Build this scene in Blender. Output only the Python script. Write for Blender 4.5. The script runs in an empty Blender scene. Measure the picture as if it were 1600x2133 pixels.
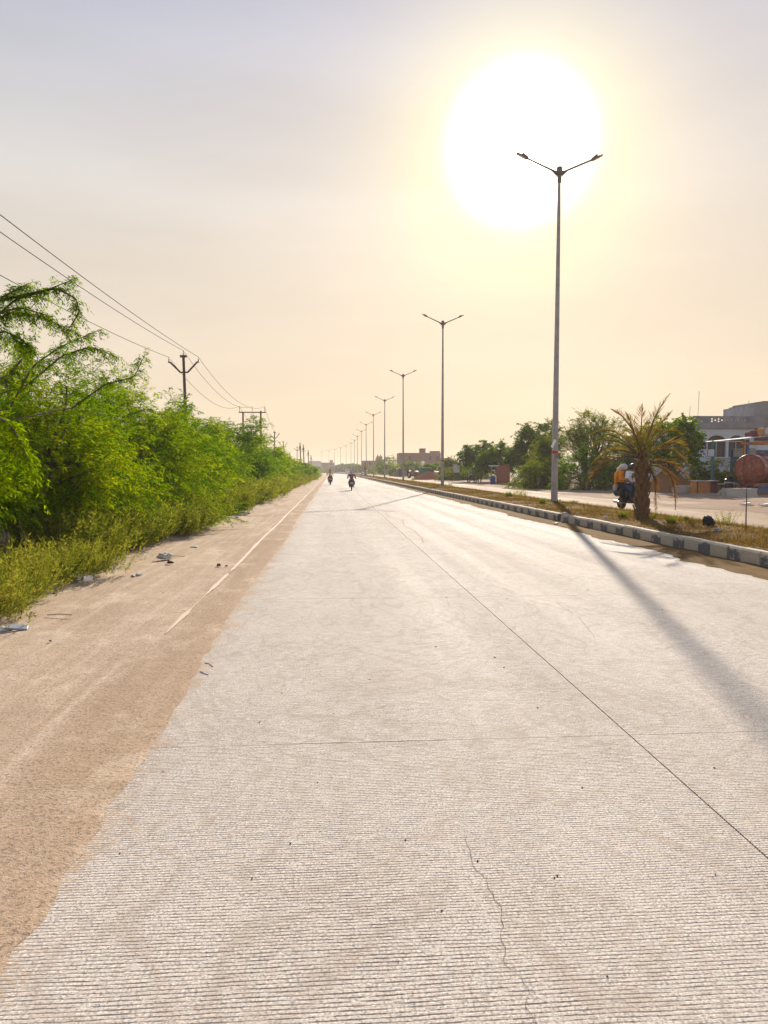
import bpy, bmesh, math, random
import numpy as np
from mathutils import Vector, Matrix, Euler
PI = math.pi
R = math.radians
SC = bpy.context.scene
COL = SC.collection

# ------------------------------------------------------------------ camera
CAM_H = 1.5
F = 1500.0                       # focal length in photograph pixels (1600 x 2133)
PITCH, YAW = math.atan(86.5 / F), math.atan(109.0 / F)
cam_d = bpy.data.cameras.new('camera')
cam = bpy.data.objects.new('camera', cam_d)
COL.objects.link(cam)
cam.location = (0, 0, CAM_H)
cam.rotation_euler = (PI / 2 - PITCH, 0, -YAW)
cam_d.sensor_fit = 'VERTICAL'
cam_d.sensor_height = 24.0
cam_d.lens = F / 2133.0 * 24.0
cam_d.clip_start = 0.05
cam_d.clip_end = 9000
SC.camera = cam
CM = Euler(cam.rotation_euler).to_matrix()

def ray(px, py):
    return CM @ Vector(((px - 800.0) / F, (1066.5 - py) / F, -1.0))
def at(px, py, z=0.0):           # pixel -> point on the level z
    d = ray(px, py); t = (z - CAM_H) / d.z
    return Vector((d.x * t, d.y * t, z))
def atY(px, py, Y):              # pixel -> point at distance Y along the road
    d = ray(px, py); t = Y / d.y
    return Vector((d.x * t, Y, CAM_H + d.z * t))

# ------------------------------------------------------------------ sky, sun, exposure
sd = ray(1085, 304).normalized()
SUN_EL = math.asin(sd.z); SUN_AZ = math.atan2(sd.x, sd.y)
world = bpy.data.worlds.new('World'); SC.world = world; world.use_nodes = True
wn = world.node_tree.nodes; wl = world.node_tree.links; wn.clear()
def wnode(t, **k):
    n = wn.new(t)
    for a, b in k.items(): setattr(n, a, b)
    return n
def wmath(op, a, b=None, c=None):
    n = wnode('ShaderNodeMath', operation=op)
    for i, v in enumerate((a, b, c)):
        if v is None: continue
        if isinstance(v, (int, float)): n.inputs[i].default_value = v
        else: wl.new(v, n.inputs[i])
    return n.outputs[0]
sky = wnode('ShaderNodeTexSky', sky_type='NISHITA', sun_disc=False, sun_elevation=SUN_EL, sun_rotation=SUN_AZ,
            air_density=1.0, dust_density=2.0, ozone_density=1.0, altitude=100.0)
tc = wnode('ShaderNodeTexCoord')
nrm = wnode('ShaderNodeVectorMath', operation='NORMALIZE'); wl.new(tc.outputs['Generated'], nrm.inputs[0])
dot = wnode('ShaderNodeVectorMath', operation='DOT_PRODUCT'); wl.new(nrm.outputs[0], dot.inputs[0]); dot.inputs[1].default_value = sd
ang = wmath('MULTIPLY', wmath('ARCCOSINE', wmath('MINIMUM', dot.outputs['Value'], 0.999999)), 180 / PI)
sep = wnode('ShaderNodeSeparateXYZ'); wl.new(nrm.outputs[0], sep.inputs[0])
elev = wmath('MULTIPLY', wmath('ARCSINE', sep.outputs['Z']), 180 / PI)
# dusty air: warm near the horizon, grey-blue higher up, the same in every direction
er = wnode('ShaderNodeValToRGB'); wl.new(wmath('DIVIDE', wmath('MAXIMUM', elev, 0.0), 60.0), er.inputs[0])
DUST = [(0.0, (.315, .258, .19)), (.083, (.308, .256, .193)), (.25, (.278, .252, .22)), (.33, (.258, .249, .238)), (.63, (.122, .156, .232)), (1.0, (.092, .124, .20))]
for i, (p, c) in enumerate(DUST):
    e = er.color_ramp.elements[i] if i < 2 else er.color_ramp.elements.new(p)
    e.position = p; e.color = (*c, 1)
# forward-scattered glow of the sun in the dust (bright core, wide warm skirt)
core = wmath('MULTIPLY', wmath('POWER', 2.718, wmath('MULTIPLY', wmath('POWER', wmath('DIVIDE', ang, 3.55), 3.0), -1.0)), 3.0)
skirt = wmath('MULTIPLY', wmath('POWER', 2.718, wmath('MULTIPLY', wmath('POWER', wmath('DIVIDE', ang, 7.6), 2.0), -1.0)), 0.17)
wide = wmath('MULTIPLY', wmath('POWER', 2.718, wmath('DIVIDE', ang, -19.0)), 0.135)
def scaled(val, colr):
    n = wnode('ShaderNodeVectorMath', operation='SCALE'); n.inputs[0].default_value = colr; wl.new(val, n.inputs['Scale']); return n.outputs[0]
def vadd(a, b):
    n = wnode('ShaderNodeVectorMath', operation='ADD'); wl.new(a, n.inputs[0]); wl.new(b, n.inputs[1]); return n.outputs[0]
# thin high cloud / dust streaks
mp = wnode('ShaderNodeMapping'); wl.new(nrm.outputs[0], mp.inputs[0]); mp.inputs['Scale'].default_value = (1.2, 1.2, 5.0); mp.inputs['Rotation'].default_value = (0, R(12), 0)
cn = wnode('ShaderNodeTexNoise'); wl.new(mp.outputs[0], cn.inputs['Vector']); cn.inputs['Scale'].default_value = 1.6; cn.inputs['Detail'].default_value = 5; cn.inputs['Roughness'].default_value = .5
cl = wnode('ShaderNodeMapRange'); wl.new(cn.outputs['Fac'], cl.inputs[0]); cl.inputs[1].default_value = .35; cl.inputs[2].default_value = .75; cl.inputs[3].default_value = .94; cl.inputs[4].default_value = 1.10
dustc = wnode('ShaderNodeVectorMath', operation='SCALE'); wl.new(er.outputs[0], dustc.inputs[0]); wl.new(cl.outputs[0], dustc.inputs['Scale'])
nish = wnode('ShaderNodeVectorMath', operation='SCALE'); wl.new(sky.outputs[0], nish.inputs[0]); nish.inputs['Scale'].default_value = 0.0015
tot = vadd(vadd(vadd(dustc.outputs[0], nish.outputs[0]), scaled(core, (1.0, .97, .85))), vadd(scaled(skirt, (1.0, .88, .02)), scaled(wide, (1.0, .58, .22))))
bg = wnode('ShaderNodeBackground'); wl.new(tot, bg.inputs['Color']); bg.inputs['Strength'].default_value = 1.0
wo = wnode('ShaderNodeOutputWorld'); wl.new(bg.outputs[0], wo.inputs['Surface'])

sun_d = bpy.data.lights.new('sun', 'SUN'); sun_d.energy = 3.6; sun_d.angle = R(.75); sun_d.color = (1.0, .88, .72)
sun = bpy.data.objects.new('sun', sun_d); COL.objects.link(sun)
sun.rotation_euler = (-sd).to_track_quat('-Z', 'Y').to_euler()
SC.view_settings.view_transform = 'Standard'
SC.view_settings.look = 'None'
SC.view_settings.exposure = 1.37
SC.view_settings.gamma = 1.0
SC.view_settings.use_curve_mapping = False
SC.cycles.use_denoising = True
SC.cycles.max_bounces = 7
SC.cycles.diffuse_bounces = 3
SC.cycles.glossy_bounces = 2
SC.cycles.transmission_bounces = 4
SC.cycles.transparent_max_bounces = 6
SC.cycles.volume_bounces = 1
SC.cycles.sample_clamp_indirect = 4.0

# ------------------------------------------------------------------ helpers
class MB:
    def __init__(s): s.v = []; s.f = []; s.m = []
    def add(s, vs, fs, mi=0):
        o = len(s.v); s.v += [tuple(v) for v in vs]; s.f += [tuple(i + o for i in f) for f in fs]; s.m += [mi] * len(fs); return s
    def box(s, c, d, rot=None, mi=0, taper=1.0):
        x, y, z = d[0] / 2, d[1] / 2, d[2] / 2
        vs = [Vector((a * x * (taper if k > 0 else 1), b * y * (taper if k > 0 else 1), k * z)) for k in (-1, 1) for a, b in ((-1, -1), (1, -1), (1, 1), (-1, 1))]
        if rot is not None:
            M = Euler(rot).to_matrix(); vs = [M @ v for v in vs]
        c = Vector(c)
        return s.add([v + c for v in vs], [(3, 2, 1, 0), (4, 5, 6, 7), (0, 1, 5, 4), (1, 2, 6, 5), (2, 3, 7, 6), (3, 0, 4, 7)], mi)
    def tube(s, pts, rad, n=8, mi=0, cap=True, flat=1.0):
        pts = [Vector(p) for p in pts]
        if isinstance(rad, (int, float)): rad = [rad] * len(pts)
        vs = []; fs = []; up = None
        for i, p in enumerate(pts):
            t = (pts[min(i + 1, len(pts) - 1)] - pts[max(i - 1, 0)]).normalized()
            if up is None:
                up = Vector((0, 0, 1)) if abs(t.z) < .9 else Vector((1, 0, 0))
            a = t.cross(up)
            if a.length < 1e-6: a = t.orthogonal()
            a.normalize(); b = a.cross(t).normalized(); up = b
            for k in range(n):
                w = 2 * PI * (k + .5) / n
                vs.append(p + a * (math.cos(w) * rad[i]) + b * (math.sin(w) * rad[i] * flat))
        for i in range(len(pts) - 1):
            for k in range(n):
                k2 = (k + 1) % n
                fs.append((i * n + k, i * n + k2, (i + 1) * n + k2, (i + 1) * n + k))
        if cap:
            fs.append(tuple(range(n - 1, -1, -1))); o = (len(pts) - 1) * n; fs.append(tuple(o + k for k in range(n)))
        return s.add(vs, fs, mi)
    def lathe(s, prof, n=16, org=(0, 0, 0), axis='Z', mi=0):
        vs = []; fs = []; org = Vector(org)
        for r, z in prof:
            for k in range(n):
                w = 2 * PI * k / n; c, q = math.cos(w) * r, math.sin(w) * r
                vs.append(org + Vector((c, q, z) if axis == 'Z' else (z, c, q) if axis == 'X' else (q, z, c)))
        for i in range(len(prof) - 1):
            for k in range(n):
                k2 = (k + 1) % n
                fs.append((i * n + k, i * n + k2, (i + 1) * n + k2, (i + 1) * n + k))
        if prof[0][0] > 1e-4: fs.append(tuple(range(n - 1, -1, -1)))
        if prof[-1][0] > 1e-4: fs.append(tuple((len(prof) - 1) * n + k for k in range(n)))
        return s.add(vs, fs, mi)
    def prism(s, poly, a0, a1, axis='X', mi=0):
        n = len(poly)
        def pt(a, u, w): return (a, u, w) if axis == 'X' else (u, a, w) if axis == 'Y' else (u, w, a)
        vs = [pt(a0, u, w) for u, w in poly] + [pt(a1, u, w) for u, w in poly]
        fs = [tuple(range(n)), tuple(range(2 * n - 1, n - 1, -1))] + [(k, n + k, n + (k + 1) % n, (k + 1) % n) for k in range(n)]
        return s.add(vs, fs, mi)
    def ball(s, c, r, n=10, mi=0):
        rx, ry, rz = (r, r, r) if isinstance(r, (int, float)) else r
        m = max(4, n // 2); vs = []; fs = []
        for i in range(m + 1):
            a = PI * i / m
            for k in range(n):
                w = 2 * PI * k / n
                vs.append((c[0] + rx * math.sin(a) * math.cos(w), c[1] + ry * math.sin(a) * math.sin(w), c[2] - rz * math.cos(a)))
        for i in range(m):
            for k in range(n):
                k2 = (k + 1) % n; fs.append((i * n + k, i * n + k2, (i + 1) * n + k2, (i + 1) * n + k))
        return s.add(vs, fs, mi)
    def torus(s, c, Rr, r, axis='X', n=24, m=8, mi=0, flat=1.0):
        vs = []; fs = []
        for i in range(n):
            a = 2 * PI * i / n
            for k in range(m):
                b = 2 * PI * k / m; q = Rr + r * math.cos(b); t = r * math.sin(b) * flat
                u, w = q * math.cos(a), q * math.sin(a)
                p = (t, u, w) if axis == 'X' else (u, t, w) if axis == 'Y' else (u, w, t)
                vs.append((c[0] + p[0], c[1] + p[1], c[2] + p[2]))
        for i in range(n):
            for k in range(m):
                i2, k2 = (i + 1) % n, (k + 1) % m
                fs.append((i * m + k, i2 * m + k, i2 * m + k2, i * m + k2))
        return s.add(vs, fs, mi)
    def wall(s, x0, x1, z0, z1, holes, y, th, mi=0):      # a wall along X with real openings
        xs = sorted({x0, x1, *[h[0] for h in holes], *[h[1] for h in holes]}); zs = sorted({z0, z1, *[h[2] for h in holes], *[h[3] for h in holes]})
        for i in range(len(xs) - 1):
            for j in range(len(zs) - 1):
                cx, cz = (xs[i] + xs[i + 1]) / 2, (zs[j] + zs[j + 1]) / 2
                if any(h[0] < cx < h[1] and h[2] < cz < h[3] for h in holes): continue
                s.box((cx, y, cz), (xs[i + 1] - xs[i], th, zs[j + 1] - zs[j]), mi=mi)
        return s
    def mesh(s, name, mats, smooth=False):
        me = bpy.data.meshes.new(name); me.from_pydata(s.v, [], s.f)
        for m in (mats if isinstance(mats, (list, tuple)) else [mats]): me.materials.append(m)
        if any(s.m): me.polygons.foreach_set('material_index', s.m)
        bm = bmesh.new(); bm.from_mesh(me); bmesh.ops.recalc_face_normals(bm, faces=bm.faces); bm.to_mesh(me); bm.free()
        if smooth:
            me.polygons.foreach_set('use_smooth', [True] * len(me.polygons))
            me.set_sharp_from_angle(angle=R(40))
        return me
    def build(s, name, mats, parent=None, smooth=False, bevel=0.0):
        o = bpy.data.objects.new(name, s.mesh(name, mats, smooth)); COL.objects.link(o); o.parent = parent
        if bevel:
            b = o.modifiers.new('bevel', 'BEVEL'); b.width = bevel; b.segments = 2; b.limit_method = 'ANGLE'; b.angle_limit = R(40)
        return o
def tag(o, label=None, cat=None, group=None, kind=None):
    if label: o['label'] = label
    if cat: o['category'] = cat
    if group: o['group'] = group
    if kind: o['kind'] = kind
    return o
def thing(name, label, cat, loc=(0, 0, 0), rz=0.0, group=None):
    o = bpy.data.objects.new(name, None); COL.objects.link(o); o.empty_display_size = .2
    o.location = loc; o.rotation_euler = (0, 0, rz)
    return tag(o, label, cat, group)
def copy_tree(o, parent=None):
    c = o.copy(); COL.objects.link(c); c.parent = parent
    for ch in list(o.children): copy_tree(ch, c)
    return c
def struct(o): return tag(o, kind='structure')
ORD = ['first', 'second', 'third', 'fourth', 'fifth', 'sixth', 'seventh', 'eighth', 'ninth', 'tenth', 'eleventh', 'twelfth', 'thirteenth', 'fourteenth', 'fifteenth']

# ------------------------------------------------------------------ materials
class NT:
    def __init__(s, name):
        s.m = bpy.data.materials.new(name); s.m.use_nodes = True; s.t = s.m.node_tree; s.t.nodes.clear()
        s.out = s.t.nodes.new('ShaderNodeOutputMaterial')
    def n(s, typ, **k):
        x = s.t.nodes.new(typ)
        for a, b in k.items(): setattr(x, a, b)
        return x
    def put(s, sock, v):
        if v is None: return
        if hasattr(v, 'is_output'): s.t.links.new(v, sock)
        elif isinstance(v, (tuple, list)): sock.default_value = (*v, 1) if sock.type == 'RGBA' and len(v) == 3 else v
        else: sock.default_value = v
    def math(s, op, a, b=None, c=None, clamp=False):
        x = s.n('ShaderNodeMath', operation=op, use_clamp=clamp)
        for i, v in enumerate((a, b, c)): s.put(x.inputs[i], v)
        return x.outputs[0]
    def pos(s): return s.n('ShaderNodeNewGeometry').outputs['Position']
    def obj(s): return s.n('ShaderNodeTexCoord').outputs['Object']
    def mapped(s, v, scale=(1, 1, 1), loc=(0, 0, 0)):
        x = s.n('ShaderNodeMapping'); s.put(x.inputs[0], v); x.inputs['Scale'].default_value = scale; x.inputs['Location'].default_value = loc; return x.outputs[0]
    def noise(s, v, scale, detail=3, rough=.55, dist=0.0):
        x = s.n('ShaderNodeTexNoise'); s.put(x.inputs['Vector'], v); x.inputs['Scale'].default_value = scale; x.inputs['Detail'].default_value = detail
        x.inputs['Roughness'].default_value = rough; x.inputs['Distortion'].default_value = dist; return x.outputs['Fac']
    def rng(s, v, a, b, c=0.0, d=1.0, smooth=False):
        x = s.n('ShaderNodeMapRange', interpolation_type='SMOOTHSTEP' if smooth else 'LINEAR'); s.put(x.inputs[0], v)
        for i, q in enumerate((a, b, c, d)): s.put(x.inputs[i + 1], q)
        return x.outputs[0]
    def mix(s, f, a, b, typ='MIX'):
        x = s.n('ShaderNodeMix', data_type='RGBA', blend_type=typ); s.put(x.inputs[0], f); s.put(x.inputs[6], a); s.put(x.inputs[7], b); return x.outputs[2]
    def ramp(s, f, stops):
        x = s.n('ShaderNodeValToRGB'); s.put(x.inputs[0], f)
        for i, (p, c) in enumerate(stops):
            e = x.color_ramp.elements[i] if i < 2 else x.color_ramp.elements.new(p)
            e.position = p; e.color = (*c, 1)
        return x.outputs[0]
    def bump(s, h, strength, dist, nrm=None):
        x = s.n('ShaderNodeBump'); s.put(x.inputs['Height'], h); x.inputs['Strength'].default_value = strength; x.inputs['Distance'].default_value = dist
        s.put(x.inputs['Normal'], nrm); return x.outputs[0]
    def bsdf(s, col, rough=.7, metal=0.0, spec=.5, nrm=None, link=True):
        x = s.n('ShaderNodeBsdfPrincipled'); s.put(x.inputs['Base Color'], col); s.put(x.inputs['Roughness'], rough); s.put(x.inputs['Metallic'], metal)
        s.put(x.inputs['Specular IOR Level'], spec); s.put(x.inputs['Normal'], nrm)
        if link: s.t.links.new(x.outputs[0], s.out.inputs[0])
        return x
    def sep(s, v):
        x = s.n('ShaderNodeSeparateXYZ'); s.put(x.inputs[0], v); return x.outputs

def plain(name, col, rough=.6, metal=0.0, var=.18, scale=6.0, bump=.15, spec=.4, dirt=None):
    t = NT(name); p = t.obj()
    n1 = t.noise(p, scale, 4, .6); n2 = t.noise(p, scale * 7, 2, .5)
    c = t.mix(t.rng(n1, .3, .7), tuple(max(0, x * (1 - var)) for x in col), tuple(min(1, x * (1 + var)) for x in col))
    if dirt: c = t.mix(t.rng(t.noise(p, scale * .7, 5, .65), .5, .72), c, dirt)
    t.bsdf(c, t.rng(n2, .3, .7, max(.05, rough - .1), min(1, rough + .1)), metal, spec, t.bump(n2, bump, .01))
    return t.m

def leafmat(name, stops, trans=.45, rough=.55, tmul=1.35):
    t = NT(name); a = t.n('ShaderNodeAttribute', attribute_name='tint').outputs['Fac']
    c = t.ramp(a, stops)
    d = t.bsdf(c, rough, 0, .0, link=False)
    tr = t.n('ShaderNodeBsdfTranslucent'); t.put(tr.inputs[0], t.mix(1.0, c, (tmul, tmul * .98, tmul * .45), 'MULTIPLY'))
    mx = t.n('ShaderNodeMixShader'); mx.inputs[0].default_value = trans
    t.t.links.new(d.outputs[0], mx.inputs[1]); t.t.links.new(tr.outputs[0], mx.inputs[2]); t.t.links.new(mx.outputs[0], t.out.inputs[0])
    return t.m

def concrete_mat():
    t = NT('tined_concrete'); p = t.pos(); x, y, z = t.sep(p)
    big = t.noise(t.mapped(p, (.35, .12, 1)), 1.0, 5, .6)
    mid = t.noise(p, 3.0, 4, .6)
    fine = t.noise(p, 100.0, 4, .75)
    grit = t.noise(p, 260.0, 2, .6)
    wob = t.math('MULTIPLY', t.noise(t.mapped(p, (.5, .9, 1)), 2.2, 3, .5), .035)
    wob2 = t.math('MULTIPLY', t.noise(t.mapped(p, (7, 25, 1)), 1.0, 2, .5), .0045)
    yy = t.math('ADD', t.math('ADD', y, wob), wob2)
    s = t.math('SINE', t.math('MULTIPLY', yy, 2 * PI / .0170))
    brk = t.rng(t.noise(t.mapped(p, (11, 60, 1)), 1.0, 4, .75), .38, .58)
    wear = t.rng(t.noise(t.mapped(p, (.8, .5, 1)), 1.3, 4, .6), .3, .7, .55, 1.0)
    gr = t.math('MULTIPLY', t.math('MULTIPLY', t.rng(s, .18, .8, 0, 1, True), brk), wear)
    c = t.mix(t.rng(big, .3, .7), (.53, .475, .42), (.65, .595, .535))
    c = t.mix(t.rng(mid, .35, .75, 0, .35), c, (.46, .40, .34))
    c = t.mix(t.rng(fine, .5, .64, 0, .85), c, (.17, .14, .13))
    c = t.mix(t.rng(fine, .46, .33, 0, .8), c, (.82, .79, .75))
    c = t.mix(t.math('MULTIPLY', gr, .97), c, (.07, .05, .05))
    # dust washed in from the verges, thinning out into single grains
    dl = t.rng(t.math('ADD', t.math('MULTIPLY', t.math('SUBTRACT', -1.0, x), 1.1), t.math('ADD', t.math('MULTIPLY', t.noise(p, 48, 3, .7), 1.1), t.math('MULTIPLY', t.noise(p, 2.2, 4, .6), .9))), .92, 1.06)
    dr = t.rng(t.math('ADD', t.math('MULTIPLY', t.math('SUBTRACT', x, 6.05), 1.6), t.math('ADD', t.math('MULTIPLY', t.noise(p, 45, 3, .7), 1.1), t.math('MULTIPLY', t.noise(p, 1.8, 4, .6), .9))), .95, 1.15)
    c = t.mix(t.math('MULTIPLY', dl, .85), c, (.42, .31, .22))
    c = t.mix(t.math('MULTIPLY', dr, .8), c, (.26, .17, .09))
    # faint swirling tyre scuffs and drifted dust
    sw = t.noise(t.mapped(p, (.9, .55, 1)), 1.1, 2, .5, 3.2)
    c = t.mix(t.rng(t.math('ABSOLUTE', t.math('SUBTRACT', sw, .5)), .0, .04, .38, 0), c, (.34, .27, .21))
    c = t.mix(t.rng(t.noise(t.mapped(p, (.5, .3, 1)), .9, 5, .7), .5, .74, 0, .45), c, (.46, .385, .315))
    # wheel tracks polished by traffic
    trk = t.noise(t.mapped(p, (1.5, .025, 1)), 1.0, 3, .6)
    rough = t.rng(trk, .3, .7, .88, .68)
    h = t.math('SUBTRACT', t.math('ADD', t.math('MULTIPLY', fine, .5), t.math('MULTIPLY', grit, .25)), t.math('MULTIPLY', gr, 1.1))
    t.bsdf(c, rough, 0, .04, t.bump(h, .9, .006))
    return t.m

def dirt_mat(name, c1, c2, c3, wheel=False):
    t = NT(name); p = t.pos(); x, y, z = t.sep(p)
    big = t.noise(t.mapped(p, (.6, .25, 1)), 1.2, 5, .62); mid = t.noise(p, 5.0, 5, .65); fine = t.noise(p, 60.0, 3, .7); grit = t.noise(p, 170, 2, .6)
    tr = t.noise(t.mapped(p, (9.0, .35, 1)), 1.0, 4, .6)
    c = t.mix(t.rng(big, .3, .7), c1, c2)
    c = t.mix(t.rng(tr, .45, .7, 0, .55), c, c3)
    c = t.mix(t.rng(mid, .4, .75, 0, .5), c, c1)
    if wheel:   # churned darker soil between the edge line and the slab
        m = t.rng(t.math('ADD', x, t.math('MULTIPLY', t.noise(t.mapped(p, (3, .6, 1)), 1.0, 4, .6), .5)), -1.38, -1.12, 0, .6)
        c = t.mix(m, c, (c1[0] * .95, c1[1] * .92, c1[2] * .88))
        c = t.mix(t.rng(t.noise(t.mapped(p, (1.2, .7, 1)), 1.4, 5, .7), .52, .68, 0, .5), c, tuple(min(1, v * 1.1) for v in c3))
    c = t.mix(t.rng(fine, .5, .7, 0, .85), c, tuple(v * .4 for v in c1))
    c = t.mix(t.rng(fine, .4, .2, 0, .5), c, tuple(min(1, v * 1.35) for v in c2))
    h = t.math('ADD', t.math('MULTIPLY', fine, .6), t.math('ADD', t.math('MULTIPLY', grit, .3), t.math('MULTIPLY', mid, 1.2)))
    t.bsdf(c, .95, 0, .03, t.bump(h, .75, .012))
    return t.m

def brick_mat(name, c1, c2, mort, sc=1.0):
    t = NT(name); p = t.obj()
    g = t.n('ShaderNodeNewGeometry').outputs['Normal']
    # brick courses on x/z or y/z depending on the wall direction
    X, Y, Z = t.sep(p); nx = t.math('ABSOLUTE', t.sep(g)[0])
    u = t.math('ADD', X, Y)
    cv = t.n('ShaderNodeCombineXYZ'); t.put(cv.inputs[0], u); t.put(cv.inputs[1], Z)
    b = t.n('ShaderNodeTexBrick'); t.put(b.inputs['Vector'], cv.outputs[0]); b.inputs['Scale'].default_value = 1.0
    b.inputs['Brick Width'].default_value = .23 * sc; b.inputs['Row Height'].default_value = .08 * sc; b.inputs['Mortar Size'].default_value = .008 * sc
    t.put(b.inputs['Color1'], c1); t.put(b.inputs['Color2'], c2); t.put(b.inputs['Mortar'], mort)
    c = t.mix(t.rng(t.noise(p, .7, 5, .6), .35, .7, 0, .45), b.outputs[0], tuple(v * .6 for v in c1))
    t.bsdf(c, .9, 0, .15, t.bump(b.outputs['Fac'], -.4, .01))
    return t.m

def kerb_mat(name, paint, chip):
    t = NT(name); p = t.pos(); x, y, z = t.sep(p)
    n = t.noise(p, 7.0, 6, .68); n2 = t.noise(p, 45, 3, .6)
    base = t.mix(t.rng(n2, .35, .7), (.37, .33, .265), (.46, .42, .35))
    if chip > 0:
        # paint has worn off from the top edge down
        edge = t.rng(z, .14, .235, 0, .22)
        m = t.rng(t.math('ADD', n, edge), .56, .62)
        c = t.mix(m, t.mix(t.rng(n2, .3, .7), tuple(v * .75 for v in paint), tuple(v * 1.25 for v in paint)), base)
        c = t.mix(t.rng(z, .233, .24), c, base)
    else:
        c = t.mix(t.rng(n, .45, .7, 0, .5), base, (.36, .30, .22))
    c = t.mix(t.rng(z, .04, .0, 0, .5), c, (.33, .21, .13))
    t.bsdf(c, .85, 0, .2, t.bump(t.math('ADD', n, t.math('MULTIPLY', n2, .4)), .4, .012))
    return t.m

M = {}
M['concrete'] = concrete_mat()
M['dirt'] = dirt_mat('sandy_soil', (.37, .27, .19), (.51, .40, .30), (.61, .51, .40), True)
M['dirt2'] = dirt_mat('grey_brown_soil', (.25, .17, .12), (.33, .24, .175), (.39, .30, .23))
M['median'] = dirt_mat('median_soil', (.13, .075, .028), (.19, .115, .045), (.23, .145, .06))
M['joint'] = plain('joint_filler', (.10, .065, .05), .9)
M['kerb_w'] = kerb_mat('kerb_bare_concrete', None, 0)
M['kerb_b'] = kerb_mat('kerb_dark_paint', (.125, .125, .14), 1)
def line_mat():
    t = NT('worn_road_paint'); p = t.pos()
    n = t.noise(p, 14, 5, .7); n2 = t.noise(t.mapped(p, (3, .5, 1)), 1.0, 4, .6)
    c = t.mix(t.rng(n, .35, .7, 0, .6), (.58, .47, .36), (.52, .40, .30)); c = t.mix(t.rng(n2, .5, .7, 0, .8), c, (.53, .415, .32)); c = t.mix(t.rng(t.math('ADD', t.sep(p)[1], t.math('MULTIPLY', n, 3.0)), 6.0, 9.5, .97, .15), c, (.49, .375, .285))
    t.bsdf(c, .85, 0, .2, t.bump(n, .3, .006)); return t.m
M['line'] = line_mat()
M['galv'] = plain('galvanised_steel', (.30, .30, .32), .5, .35, .15, 2.0, .08, .5, dirt=(.22, .19, .17))
M['darksteel'] = plain('dark_steel', (.07, .06, .06), .6, .3)
M['lampgrey'] = plain('lamp_housing', (.16, .14, .12), .5, .3)
M['glass'] = plain('lamp_glass', (.55, .52, .45), .2, 0, .05)
M['redtape'] = plain('red_tape', (.42, .025, .03), .55)
M['blackplate'] = plain('black_label', (.03, .02, .03), .5)
M['white'] = plain('white_paper', (.75, .74, .74), .7, 0, .08)
M['rail'] = plain('weathered_steel_pole', (.075, .05, .055), .7, .2)
M['porcelain'] = plain('brown_insulator', (.10, .045, .035), .3)
M['wire'] = plain('aluminium_wire', (.10, .09, .09), .9, 0, .1, 6, .0, .0)
M['bark'] = plain('grey_brown_bark', (.085, .06, .042), .9, 0, .35, 12, .6)
M['palmbark'] = plain('palm_bark', (.17, .10, .055), .9, 0, .4, 14, .7, dirt=(.08, .045, .03))
M['leaf_mesq'] = leafmat('mesquite_leaf', [(0, (.018, .05, .001)), (.3, (.055, .12, .001)), (.65, (.135, .21, .001)), (1, (.28, .315, .004))], .5, tmul=1.5)
M['leaf_neem'] = leafmat('neem_leaf', [(0, (.025, .065, .004)), (.5, (.075, .14, .004)), (1, (.22, .28, .006))], .42)
M['leaf_acac'] = leafmat('acacia_leaf', [(0, (.045, .08, .006)), (.5, (.115, .155, .010)), (1, (.22, .23, .018))], .45)
M['leaf_broad'] = leafmat('broad_leaf', [(0, (.03, .075, .012)), (.5, (.08, .16, .018)), (1, (.22, .27, .03))], .45)
M['weed'] = leafmat('weed_leaf', [(0, (.07, .10, .012)), (.5, (.17, .19, .025)), (1, (.30, .27, .06))], .45)
M['grass'] = leafmat('dry_grass', [(0, (.085, .05, .015)), (.45, (.17, .10, .03)), (.8, (.26, .17, .055)), (1, (.11, .14, .02))], .3)
M['frond'] = leafmat('palm_leaflet', [(0, (.14, .065, .035)), (.4, (.20, .125, .035)), (.7, (.18, .155, .025)), (1, (.12, .16, .02))], .35)

# ------------------------------------------------------------------ ground, roads, kerb, median
rnd = random.Random(7)
def off(Y):                                  # the road bends to the left far away
    return -4.7e-4 * max(0.0, Y - 270.0) ** 2
def vnoise(x, seed=0):                       # smooth 1-D noise
    i = math.floor(x); f = x - i; f = f * f * (3 - 2 * f)
    h = lambda k: math.modf(math.sin((k + seed * 17.31) * 127.1) * 43758.5453)[0]
    return h(i) * (1 - f) + h(i + 1) * f
def rag(y, seed, a, s): return a * (vnoise(y / s, seed) * .6 + vnoise(y * 2.7 / s, seed + 3) * .3 + vnoise(y * 9 / s, seed + 5) * .25)
def ysteps(y0, y1, d0, grow):
    ys = [y0]; d = d0
    while ys[-1] < y1:
        ys.append(min(y1, ys[-1] + d))
        if ys[-1] > 12: d *= grow
    return ys
def strip(name, ys, cols, mat, smooth=True):
    # cols(y) -> list of (x, z) across; x is moved with the bend
    mb = MB(); n = None
    for y in ys:
        c = cols(y); n = len(c); mb.v += [(x + off(y), y, z) for x, z in c]
    for i in range(len(ys) - 1):
        for k in range(n - 1):
            a = i * n + k; mb.f.append((a, a + 1, a + n + 1, a + n)); mb.m.append(0)
    return mb.build(name, mat, None, smooth)

g = MB(); g.add([(-1400, -300, -.09), (1400, -300, -.09), (1400, 1400, -.09), (-1400, 1400, -.09)], [(0, 1, 2, 3)])
struct(g.build('ground', M['dirt2']))

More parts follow.
